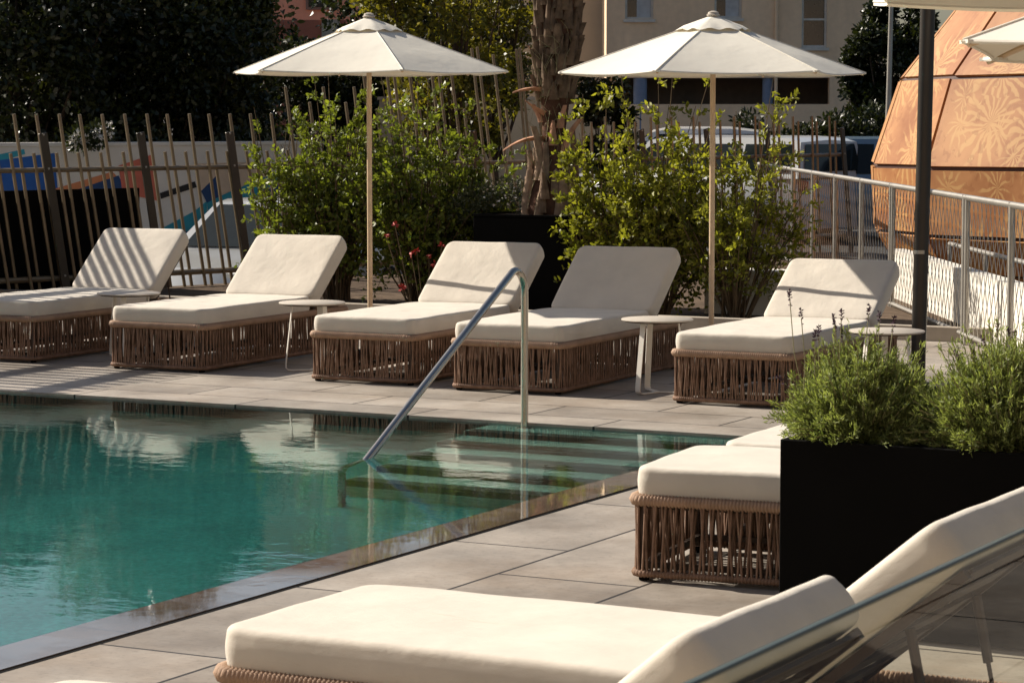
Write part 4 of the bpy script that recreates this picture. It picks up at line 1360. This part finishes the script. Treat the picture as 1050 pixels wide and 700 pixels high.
# ------------------------------------------------------------------ mural wall on the left
muA = Vector((-8.2, 33.0, 0)); muB = Vector((-2.55, 36.0, 0))
mur = empty('mural_wall', muA, 0, 'white street wall painted with bold blue, teal and orange shapes behind the fence', 'wall')
mdv = (muB - muA).normalized(); mn = Vector((mdv.y, -mdv.x, 0)); mlen = (muB - muA).length
R = Matrix(((mdv.x, -mn.x, 0), (mdv.y, -mn.y, 0), (0, 0, 1)))
m_ = MB(); m_.box(mdv * mlen / 2 - mn * .10 + Vector((0, 0, .26)), (mlen, .2, 2.10), R); m_.build('wall', M['white_wall'], mur)
m_ = MB(); m_.box(mdv * mlen / 2 - mn * .10 + Vector((0, 0, 1.335)), (mlen + .02, .24, .05), R, .006); m_.build('coping', M['white_wall'], mur)
paints = [plain('teal_paint', (.03, .32, .40), .7, var=.1), plain('blue_paint', (.012, .10, .36), .7, var=.1), plain('orange_paint', (.62, .22, .085), .7, var=.1),
          plain('coral_paint', (.60, .15, .09), .7, var=.1), plain('navy_paint', (.01, .05, .15), .7, var=.1), plain('sea_paint', (.025, .28, .36), .7, var=.1), plain('cream_paint', (.58, .45, .32), .7, var=.08), plain('black_paint', (.01, .01, .01), .7)]
def on_mural(x, y):
    k = (x - 525) / F
    s_ = (k * muA.y - muA.x) / (mdv.x - k * mdv.y)
    p = muA + mdv * s_
    q = px(x, y, p.y)
    return mdv * s_ + mn * .004 + Vector((0, 0, q.z))
shapes = [(0, [(-60, 171), (26, 153), (27, 158), (0, 166), (-60, 178)]), (1, [(-60, 172), (57, 157), (60, 198), (-60, 198)]),
          (2, [(48, 196), (116, 176), (122, 183), (72, 197)]), (4, [(72, 197), (122, 180), (130, 196), (128, 200)]),
          (3, [(122, 170), (158, 158), (162, 206), (126, 198)]), (7, [(164, 198), (200, 186), (202, 192), (165, 204)]), (5, [(162, 236), (200, 216), (212, 206), (212, 232), (176, 242)]),
          (6, [(200, 168), (262, 166), (282, 178), (236, 196), (212, 206), (203, 190)]), (5, [(212, 207), (284, 176), (286, 186), (214, 230)]), (4, [(206, 196), (222, 180), (226, 201), (212, 208)]), (6, [(286, 166), (340, 164), (340, 200), (286, 186)]), (4, [(150, 240), (176, 242), (212, 230), (286, 188), (340, 200), (340, 330), (150, 330)])]
m_ = MB()
for i, (mi, poly) in enumerate(shapes):
    vs = [on_mural(*p) + mn * .0015 * i for p in poly]
    m_.add(vs, [tuple(range(len(vs)))], mi)
m_.build('painted_shapes', paints, mur)

# ------------------------------------------------------------------ cars
M['tyre'] = plain('tyre_rubber', (.012, .012, .012), .85, spec=.2)
M['rim'] = plain('alloy', (.45, .45, .45), .35, .9)
M['carglass'] = plain('car_glass', (.010, .014, .013), .08, 0, spec=.3)
M['lamp'] = plain('lamp_lens', (.55, .55, .52), .15, .3)
M['redlamp'] = plain('tail_lamp', (.30, .02, .015), .2)
def paint_mat(nm, col, metal=.2): return plain(nm, col, .28, metal, var=.03, Coat__Weight=.6, Coat__Roughness=.06)
def make_car(loc, heading, mat, lab, L=4.2, Wc=1.74, H=1.46, van=False, group=None, cat='car'):
    """car along local +X (front); lower body loft, cabin loft with glazing, wheels, lamps, mirrors"""
    root = empty('parked_car', loc, heading, lab, cat, group)
    hl = L / 2
    if van: top = [(-hl, H * .62), (-hl + .05, H * .97), (-hl + .25, H), (hl * .25, H), (hl * .42, H * .97), (hl * .74, H * .62), (hl * .97, H * .50), (hl, H * .32)]
    belt = [(-hl, .55), (-hl + .04, .86), (-hl + .25, .93), (-hl * .25, .93), (hl * .38, .93), (hl * .62, .88), (hl * .93, .74), (hl, .50)]
    def loft(mb, prof, zbot, wf):
        n = len(prof); vs = []
        for (x, z) in prof:
            t = abs(x) / hl; w_ = Wc / 2 * (1 - .13 * t ** 5)
            for (yy, zz) in ((-w_ * .97, zbot), (-w_, zbot + (z - zbot) * .45), (-w_ * .985, z - (z - zbot) * .14), (-w_ * wf, z), (0, z + .012), (w_ * wf, z), (w_ * .985, z - (z - zbot) * .14), (w_, zbot + (z - zbot) * .45), (w_ * .97, zbot)):
                vs.append((x, yy, zz))
        fs = []
        for i in range(n - 1):
            for k in range(8): fs.append((i * 9 + k, i * 9 + k + 1, (i + 1) * 9 + k + 1, (i + 1) * 9 + k))
            fs.append((i * 9 + 8, i * 9, (i + 1) * 9, (i + 1) * 9 + 8))
        fs.append(tuple(range(9))); fs.append(tuple((n - 1) * 9 + k for k in range(8, -1, -1)))
        mb.add(vs, fs)
    m_ = MB(); loft(m_, belt, .20, .90)
    # cabin shell
    if van: cab = [(-hl + .03, .90), (-hl + .10, H * .96), (-hl + .3, H), (hl * .22, H), (hl * .34, H * .97), (hl * .66, .90)]
    else: cab = [(-hl * .93, .90), (-hl * .66, H * .96), (-hl * .40, H), (hl * .02, H), (hl * .14, H * .97), (hl * .50, .90)]
    def cabv(mb, inset=0, mi=0):
        n = len(cab); vs = []
        for (x, z) in cab:
            t = (z - .9) / (H - .9); w_ = (Wc / 2 - .05) * (1 - .22 * max(0, t)) 
            vs += [(x, -Wc / 2 + .06, .89), (x, -w_, z), (x, 0, z + .03 * (t > .5)), (x, w_, z), (x, Wc / 2 - .06, .89)]
        fs = []
        for i in range(n - 1):
            for k in range(4): fs.append((i * 5 + k, i * 5 + k + 1, (i + 1) * 5 + k + 1, (i + 1) * 5 + k))
        mb.add(vs, fs)
    cabv(m_)
    m_.build('body', mat, root, smooth=True)
    # glazing set just proud of the shell
    def side_quad(xa0, xa1, xb0, xb1, z0, z1, sg):
        def y(z): 
            t = (z - .9) / (H - .9); return sg * ((Wc / 2 - .055) * (1 - .22 * max(0, t)) + .012 - .01 * t)
        return [(xa0, y(z0), z0), (xa1, y(z0), z0), (xb1, y(z1), z1), (xb0, y(z1), z1)]
    for sg in (-1, 1):
        if not van:
            for (a, b, c, d) in ((-hl * .80, -hl * .24, -hl * .58, -hl * .24), (-hl * .20, hl * .40, -hl * .20, hl * .10)):
                m_ = MB(); m_.add(side_quad(a, b, c, d, .94, H * .95, sg), [(0, 1, 2, 3)]); m_.build('side_window', M['carglass'], root)
        else:
            for a_, b_ in ((-.90, -.50), (-.45, -.02)):
                m_ = MB(); m_.add(side_quad(hl * a_, hl * b_, hl * a_, hl * b_, .98, H * .94, sg), [(0, 1, 2, 3)]); m_.build('side_window', M['carglass'], root)
            m_ = MB(); m_.add(side_quad(hl * .05, hl * .56, hl * .05, hl * .30, .98, H * .94, sg), [(0, 1, 2, 3)]); m_.build('side_window', M['carglass'], root)
    fx0, fx1 = cab[-1][0], cab[-2][0]
    m_ = MB(); wz0, wz1 = (Wc / 2 - .20), (Wc / 2 - .05) * .70
    zt = cab[-2][1]
    def fr(t): return fx0 + (fx1 - fx0) * t + .018, .9 + (zt - .9) * t + .012
    a, b = fr(.06), fr(.95)
    m_.add([(a[0], -wz0, a[1]), (a[0], wz0, a[1]), (b[0], wz1, b[1]), (b[0], -wz1, b[1])], [(0, 1, 2, 3)]); m_.build('windscreen', M['carglass'], root)
    rx0, rx1 = cab[0][0], cab[1][0]; zt = cab[1][1]
    def rr(t): return rx0 + (rx1 - rx0) * t - .018, .9 + (zt - .9) * t + .012
    a, b = rr(.15), rr(.92)
    m_ = MB(); m_.add([(a[0], wz0, a[1]), (a[0], -wz0, a[1]), (b[0], -wz1, b[1]), (b[0], wz1, b[1])], [(0, 1, 2, 3)]); m_.build('rear_window', M['carglass'], root)
    for sx in (-1, 1):
        for sy in (-1, 1):
            c = Vector((sx * hl * .62, sy * (Wc / 2 - .09), .31))
            m_ = MB(); Rr = .31; n = 24; vs = []; fs = []
            prof_ = [(.20, -.10), (.285, -.105), (Rr, -.07), (Rr, .07), (.285, .105), (.20, .10)]
            for (r, y) in prof_:
                for k in range(n): vs.append((c.x + r * math.cos(2 * PI * k / n), c.y + y, c.z + r * math.sin(2 * PI * k / n)))
            for i in range(5):
                for k in range(n):
                    l = (k + 1) % n; fs.append((i * n + k, (i + 1) * n + k, (i + 1) * n + l, i * n + l))
            m_.add(vs, fs); wh = m_.build('wheel', M['tyre'], root, smooth=True)
            m_ = MB(); vs = []; 
            for (r, y) in ((.0, .085), (.06, .09), (.20, .075)):
                for k in range(n): vs.append((c.x + r * math.cos(2 * PI * k / n), c.y + sy * y, c.z + r * math.sin(2 * PI * k / n)))
            fs = [(i * n + k, i * n + (k + 1) % n, (i + 1) * n + (k + 1) % n, (i + 1) * n + k) for i in range(2) for k in range(n)]
            m_.add(vs, fs); m_.build('rim', M['rim'], wh)
    for sy in (-1, 1):
        m_ = MB(); m_.box((hl * .945, sy * (Wc / 2 - .27), .66), (.10, .34, .12), Matrix.Rotation(sy * -.25, 3, 'Z'), .02); m_.build('headlight', M['lamp'], root)
        m_ = MB(); m_.box((-hl * .975, sy * (Wc / 2 - .2), .78), (.07, .2, .16), None, .02); m_.build('tail_light', M['redlamp'], root)
        m_ = MB(); m_.box((fx0 - .15, sy * (Wc / 2 + .06), .98), (.12, .18, .12), None, .03); m_.build('mirror', mat, root)
    m_ = MB(); m_.box((hl * .985, 0, .42), (.05, .9, .16), None, .02); m_.build('grille', M['tyre'], root)
    return root
silver = paint_mat('silver_paint', (.50, .50, .48), .4); whitep = paint_mat('white_paint', (.74, .73, .70), 0); bluep = paint_mat('blue_car_paint', (.13, .21, .29), .3); vanp = paint_mat('pale_grey_van_paint', (.50, .51, .51), 0)
p = px(284, 279, 31.6); make_car((p.x, p.y, -.74), rad(246), silver, 'silver car behind the fence and left bushes, windscreen towards the pool')
p = px(690, 200, 40); make_car((p.x, p.y, -.045), rad(176), whitep, 'white hatchback behind the fence and the right bush, under the right umbrella', H=1.55)
p = px(778, 200, 37.5); make_car((p.x - .55, p.y + .6, -.045), rad(138), vanp, 'pale grey van behind the fence pickets right of the right umbrella pole', L=4.1, H=1.44, van=True, cat='van')
p = px(850, 200, 38); make_car((p.x + .3, p.y, -.045), rad(165), bluep, 'dark blue car between the pale grey van and the orange dome', H=1.42)

# ------------------------------------------------------------------ buildings
def wall_mat(nm, c):
    m, nt, out = new_mat(nm); g = NG(nt)
    co_ = g.coord()
    st = g.noise(g.coord('Object', scale=(1, 1, .25)), .9, 7, .65)
    cc = g.mix(1, g.ramp(st, [(.3, tuple(x * .86 for x in c)), (.7, tuple(x * 1.08 for x in c))]), g.ramp(g.noise(co_, 5, 5), [(.3, .93), (.7, 1.05)]), 'MULTIPLY')
    g.bsdf(out, cc, .9, 0, g.bump(g.noise(co_, 25, 3), .25, .02), .15)
    return m
M['beige_wall'] = wall_mat('beige_render', (.80, .60, .40)); M['terracotta'] = wall_mat('terracotta_render', (.66, .36, .235))
M['brick'] = wall_mat('old_red_brick', (.36, .13, .085)); M['pale_frame'] = plain('window_frame_paint', (.58, .56, .50), .6)
M['pane'] = plain('window_pane', (.02, .022, .022), .08, spec=.7); M['curtain'] = plain('curtain', (.50, .52, .52), .9, var=.2, scale=3)
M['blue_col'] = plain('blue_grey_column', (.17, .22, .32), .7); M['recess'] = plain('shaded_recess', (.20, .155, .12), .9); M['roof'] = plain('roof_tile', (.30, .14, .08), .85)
DB = 80.
bb = empty('apartment_building', px(750, 115, DB).to_2d().to_3d() if False else Vector((px(750, 115, DB).x, DB, 0)), 0, 'large beige rendered apartment building with a dark ground-floor portico on blue columns', 'building')
def bx_part(root, mbx, x0, x1, y0, y1, z0, z1): mbx.box(((x0 + x1) / 2, (y0 + y1) / 2, (z0 + z1) / 2), (x1 - x0, y1 - y0, z1 - z0))
sc = DB / F
def X(xp): return (xp - 750) * sc
def Z(yp): return px(750, yp, DB).z
xl, xr = X(622), X(905)
m_ = MB()
zT = 12.0
# facade with the portico opening left free: strips around openings (z bands)
wins = [(641, 670, -12, 20), (732, 760, -12, 19), (821, 847, -30, 49)]
bx_part(bb, m_, xl, xr, 0, .4, Z(50), Z(20.5)) if False else None
# bands
bz = [(-.045, Z(107)), (Z(80), Z(49.5))]
bx_part(bb, m_, xl, xr, 0, .4, -.045, Z(107))
bx_part(bb, m_, xl, xr, 0, .4, Z(80), Z(49.4))
def band(z0, z1, holes):
    xs = xl
    for (a, b) in sorted(holes):
        bx_part(bb, m_, xs, X(a), 0, .4, z0, z1); xs = X(b)
    bx_part(bb, m_, xs, xr, 0, .4, z0, z1)
band(Z(49.4), Z(19.6), [(821, 847)])
band(Z(19.6), Z(-12), [(641, 670), (732, 760), (821, 847)])
band(Z(-12), Z(-30), [(821, 847)])
bx_part(bb, m_, xl, xr, 0, .4, Z(-30), zT)
bx_part(bb, m_, xl, X(650) - .2, 0.01, .39, Z(107), Z(80)) if False else None
bx_part(bb, m_, X(850), xr, 0, .4, Z(107), Z(80))
bx_part(bb, m_, xl, xr, 5, 5.4, -.045, zT)
bx_part(bb, m_, xl, xl + .3, .4, 5, -.045, zT); bx_part(bb, m_, xr - .3, xr, .4, 5, -.045, zT)
m_.build('wall', M['beige_wall'], bb)
m_ = MB(); bx_part(bb, m_, xl + .3, xr - .3, .4, 5, zT - .2, zT - .01); m_.build('roof', M['roof'], bb)
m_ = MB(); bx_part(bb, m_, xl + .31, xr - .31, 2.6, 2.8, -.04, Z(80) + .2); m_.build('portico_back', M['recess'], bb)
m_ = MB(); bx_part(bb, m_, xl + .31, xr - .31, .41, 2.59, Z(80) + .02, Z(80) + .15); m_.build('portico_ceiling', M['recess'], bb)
for a, b in ((650, 664), (782, 793)):
    m_ = MB(); m_.tube([((X(a) + X(b)) / 2, .2, -.04), ((X(a) + X(b)) / 2, .2, Z(80))], (X(b) - X(a)) / 2, 14); m_.build('column', M['blue_col'], bb, smooth=True)
for (a, b, t, bt) in wins:
    x0, x1, z0, z1 = X(a), X(b), Z(bt), Z(t)
    m_ = MB(); f_ = .07
    for (u0, u1, w0, w1) in ((x0, x0 + f_, z0, z1), (x1 - f_, x1, z0, z1), (x0 + f_, x1 - f_, z0, z0 + f_), (x0 + f_, x1 - f_, z1 - f_, z1), (x1 - f_ - .005, x1 - f_ - .004, z0 + f_, z1 - f_)):
        bx_part(bb, m_, u0, u1, .12, .18, w0, w1)
    if a == 821: bx_part(bb, m_, x0 + f_, x1 - f_, .122, .178, Z(20) - .03, Z(20) + .03)
    wn = m_.build('window', M['pale_frame'], bb)
    m_ = MB(); bx_part(bb, m_, x0, x1, .20, .22, z0, z1); m_.build('pane', M['pane'], wn)
    if a != 821:
        m_ = MB(); bx_part(bb, m_, x0 + (x1 - x0) * .42, x1 - .05, .14 + .05, .195, z0 + f_, z1 - f_); m_.build('shutter', M['curtain'], wn)
    m_ = MB(); bx_part(bb, m_, x0 - .05, x1 + .05, -.08, .1, z0 - .09, z0 - .004); m_.build('sill', M['pale_frame'], wn)
m_ = MB(); m_.tube([(X(795), -.06, 0), (X(795), -.06, zT)], .05, 8); m_.build('drainpipe', M['beige_wall'], bb, smooth=True)
# paler side block left of it
sb_ = empty('apartment_building', Vector((px(560, 115, 84).x, 84, 0)), 0, 'pale cream building wing half hidden behind the palm trunk', 'building')
m_ = MB(); m_.box((.0, 3, 5.9), (3.9, 6, 11.9)); m_.build('wall', plain('cream_render', (.56, .45, .32), .9, var=.08, scale=1), sb_)
m_ = MB(); m_.box((.0, 3, 11.9), (4.1, 6.2, .12)); m_.build('roof', M['roof'], sb_)
for zz in (4.5, 7.6):
    m_ = MB(); m_.box((-.6, -.02, zz), (.9, .08, 1.3)); wn = m_.build('window', M['pale_frame'], sb_)
    m_ = MB(); m_.box((-.6, -.07, zz), (.76, .02, 1.16)); m_.build('pane', M['pane'], wn)
# terracotta house at the upper left
tb_ = empty('terracotta_house', Vector((px(312, 115, 62).x, 62, 0)), 0, 'terracotta rendered house with a dark window above the left umbrella', 'building')
k6 = 62 / F
zt_ = px(312, 20, 62).z
m_ = MB(); m_.box((0, 2.5, 4.4), (2.7, 5, 9)); m_.build('wall', M['terracotta'], tb_)
m_ = MB(); m_.box((0, 2.5, 8.95), (2.9, 5.2, .14)); m_.build('roof', M['roof'], tb_)
zb_ = px(312, 9, 62).z
m_ = MB(); m_.box((.42, -.02, zb_ + .5), (.72, .1, 1.06)); wn = m_.build('window', M['recess'], tb_)
m_ = MB(); m_.box((.42, -.08, zb_ + .5), (.60, .02, .94)); m_.build('pane', M['pane'], wn)
bwl = empty('brick_wall', Vector((px(312, 115, 60).x, 60, 0)), 0, 'old red brick wall with a pale pier below the terracotta house', 'wall')
m_ = MB(); m_.box((-.15, 0, 1.65), (2.2, .4, px(312, 22, 60).z + (.045 - 1.65 + 1.65) - 0 if False else 3.4)); 
m_.v = [(a, b, c if c < 1 else px(312, 21, 60).z) for a, b, c in m_.v]; m_.build('wall', M['brick'], bwl)
m_ = MB(); m_.box((.62, -.22, px(312, 21, 60).z / 2), (.4, .1, px(312, 20, 60).z)); m_.build('pier', M['kerb'], bwl)

# garden wall seen between the pickets behind the palm
gw = empty('garden_wall', Vector((px(500, 115, 42).x, 42, 0)), 0, 'plain cream street wall seen through the tall pickets left of the palm', 'wall')
m_ = MB(); m_.box((.1, 0, .55), (3.6, .2, 2.8)); m_.build('wall', plain('cream_street_wall', (.42, .34, .24), .9, var=.12, scale=1.5), gw)
m_ = MB(); m_.box((.1, 0, 1.965), (3.66, .26, .05)); m_.build('coping', M['kerb'], gw)

# unseen hotel front, added so its warm bounce fills the shaded faces
ht = empty('added_bounce_hotel', (0, -5.5, 0), 0, 'unseen cream hotel front added behind the viewpoint to bounce warm sunlight', 'building')
m_ = MB(); m_.box((0, -.2, 4.5), (44, .4, 9.2)); m_.build('wall', plain('cream_stucco', (.50, .38, .27), .9, var=.05, scale=1), ht)
m_ = MB(); m_.box((0, -.15, 9.2), (44.4, .7, .2)); m_.build('cornice', M['white_wall'], ht)
for k in range(9):
    for z_ in (1.3, 4.3, 7.3):
        m_ = MB(); m_.box((-20 + k * 5, .02, z_), (1.3, .06, 1.7)); wn = m_.build('window', M['pale_frame'], ht)
        m_ = MB(); m_.box((-20 + k * 5, .056, z_), (1.1, .012, 1.5)); m_.build('pane', M['pane'], wn)

# ------------------------------------------------------------------ trees and lamp post
TGp = 'dark evergreen trees behind the mural wall'
spots = [(20, 37.5, 5.5, 2.0, 'large dark evergreen tree at the far left above the mural'), (118, 39.5, 6.3, 2.1, 'dark evergreen tree with sun glints coloured into its leaves above the blue part of the mural'),
         (172, 39.0, 6.8, 1.45, 'dense black-green tree left of the terracotta house'), (232, 40, 6.6, .72, 'smaller rounded evergreen tree just left of the brick wall'), (-90, 40, 5.2, 2.2, 'dark evergreen tree mostly beyond the left edge of the picture')]
for (xp, d, h, rx, lab) in spots:
    p = px(xp, 115, d)
    tree('evergreen_tree', (p.x, p.y, ground_z(p) - .0), h, 1.0, (rx, rx * .8), 46, 26000, M['leaf_painted_glint'] if xp in (118, 232, -90) else M['leaf_dark'], lab, (.11, .06), group=TGp, clr=(.28, .5))
# hedge-like infill under the crowns behind the wall
for (xp, d, w_, h, lab) in ((30, 35.6, 3.4, 2.3, 'dark hedge shrub behind the left part of the mural wall'), (150, 36.4, 3.2, 2.3, 'dark hedge shrub behind the middle of the mural wall'), (262, 38.0, 3.0, 2.2, 'dark hedge shrub behind the right end of the mural wall')):
    p = px(xp, 115, d); root = empty('hedge_shrub', (p.x, p.y, ground_z(p)), 0, lab, 'shrub', 'hedge shrubs behind the mural wall')
    cs = [(rng.uniform(-w_ / 2, w_ / 2), rng.uniform(-.4, .5), rng.uniform(.5, h - .35)) for _ in range(30)]
    P, u = clump_points(cs, [.5] * 30, 15000)
    quads_mesh('foliage', leaves_at(P, u + rng.normal(size=(15000, 3)) * .6, .10, .055), M['leaf_dark'], root, 6, np.clip(rng.normal(.4, .25, 15000), 0, 1))
    m_ = MB()
    for c in cs[:8]: m_.tube([(c[0] * .6, c[1] * .5, 0), c], [.03, .008], 5, cap=False)
    m_.build('stems', M['bark'], root)
p = px(84, 141, 33.9)
wf = empty('white_flowering_plant', (p.x, p.y, 1.36), 0, 'small white flower cluster spilling over the top of the mural wall', 'plant')
P, u = clump_points([(0, 0, .08), (.15, 0, .1), (.3, 0, .16), (-.1, 0, .04)], [.09, .1, .12, .07], 200)
quads_mesh('blossom', leaves_at(P, u + rng.normal(size=(200, 3)) * .4, .05, .045), M['white_flower'], wf, 6)
P, u = clump_points([(0, .05, .05), (.2, .05, .1)], [.2, .2], 500)
quads_mesh('foliage', leaves_at(P, u, .07, .04), M['leaf_dark'], wf, 6, rng.uniform(0, 1, 500))

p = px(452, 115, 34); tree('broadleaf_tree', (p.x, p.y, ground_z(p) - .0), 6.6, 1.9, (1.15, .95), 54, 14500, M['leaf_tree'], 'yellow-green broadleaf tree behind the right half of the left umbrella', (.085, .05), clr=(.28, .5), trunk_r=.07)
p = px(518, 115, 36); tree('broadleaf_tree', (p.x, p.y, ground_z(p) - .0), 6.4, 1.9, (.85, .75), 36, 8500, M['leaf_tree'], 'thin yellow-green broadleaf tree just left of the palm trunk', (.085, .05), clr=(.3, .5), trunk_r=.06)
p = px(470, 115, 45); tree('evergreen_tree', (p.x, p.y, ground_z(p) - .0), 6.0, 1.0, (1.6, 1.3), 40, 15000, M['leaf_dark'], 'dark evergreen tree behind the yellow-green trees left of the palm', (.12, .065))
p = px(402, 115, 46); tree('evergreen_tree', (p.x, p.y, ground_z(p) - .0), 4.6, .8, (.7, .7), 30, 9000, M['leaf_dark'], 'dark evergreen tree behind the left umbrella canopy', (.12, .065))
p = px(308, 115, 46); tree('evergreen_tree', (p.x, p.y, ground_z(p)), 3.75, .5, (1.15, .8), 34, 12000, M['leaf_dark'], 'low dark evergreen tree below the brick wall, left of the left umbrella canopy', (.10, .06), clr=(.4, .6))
p = px(622, 115, 34); tree('citrus_tree', (p.x, p.y, ground_z(p) - .0), 2.95, 1.3, (.36, .36), 22, 4200, M['leaf_dark'], 'small dark citrus tree just right of the palm trunk', (.09, .045), clr=(.4, .7), trunk_r=.04)
p = px(912, 115, 62); tree('evergreen_tree', (p.x, p.y, -.04), 4.9, .2, (1.0, .9), 60, 21000, M['leaf_dark'], 'dark conical evergreen tree between the beige building and the orange dome', (.13, .07), clr=(.35, .55))
for xp, w_, lab in ((800, 1.2, 'low dark bush behind the pale grey van roof'), (870, 1.3, 'low dark bush behind the blue car')):
    p = px(xp, 115, 56); root = empty('street_bush', (p.x, p.y, -.04), 0, lab, 'shrub')
    cs = [(rng.uniform(-w_ / 2, w_ / 2) * 1.2, rng.uniform(-.3, .3), rng.uniform(.3, 1.75)) for _ in range(20)]
    P, u = clump_points(cs, [.35] * 20, 5000)
    quads_mesh('foliage', leaves_at(P, u + rng.normal(size=(5000, 3)) * .6, .14, .05), M['leaf_dark'], root, 6, np.clip(rng.normal(.4, .25, 5000), 0, 1))
p = px(911, 115, 50)
lp = empty('lamp_post', (p.x, p.y, -.04), 0, 'slim grey lamp post in front of the dark conical tree', 'lamp post')
MB().tube([(-.04, 0, 0), (0, 0, 2.0), (.05, 0, 5.2)], [.06, .05, .035], 10).build('pole', M['galv'], lp, smooth=True)
MB().box((-.25, 0, 5.22), (.7, .22, .09), None, .03).build('lamp_head', M['galv'], lp)

# ------------------------------------------------------------------ glass balustrade in the foreground
gd = Vector((.4695, .883, 0)); gn = Vector((.883, -.4695, 0))
g0 = Vector((.79, 4.10, 0)); a0 = g0 - gd * 3.2; a1 = g0 + gd * .02; a2 = a1 + gd * .03; a3 = a2 + gd * 2.4
bal = empty('glass_balustrade', g0, 0, 'frameless clear glass balustrade panel crossing the bottom right corner', 'balustrade')
R = Matrix(((gd.x, -gn.x, 0), (gd.y, -gn.y, 0), (0, 0, 1)))
for (u, v_) in ((a0, a3),):
    c = (u + v_) / 2 - g0; L = (v_ - u).length
    m_ = MB(); m_.box(c + Vector((0, 0, .575)), (L, .012, 1.04), R)
    gp_ = m_.build('glass_panel', M['glass'], bal)
    m_ = MB(); m_.box(c + Vector((0, 0, 1.0985)), (L, .0125, .006), R, .002); m_.build('polished_edge', M['glass_edge'], gp_)
m_ = MB(); m_.box((a0 + a3) / 2 - g0 + Vector((0, 0, .03)), ((a3 - a0).length, .08, .10), R, .006); m_.build('base_channel', M['galv'], bal)
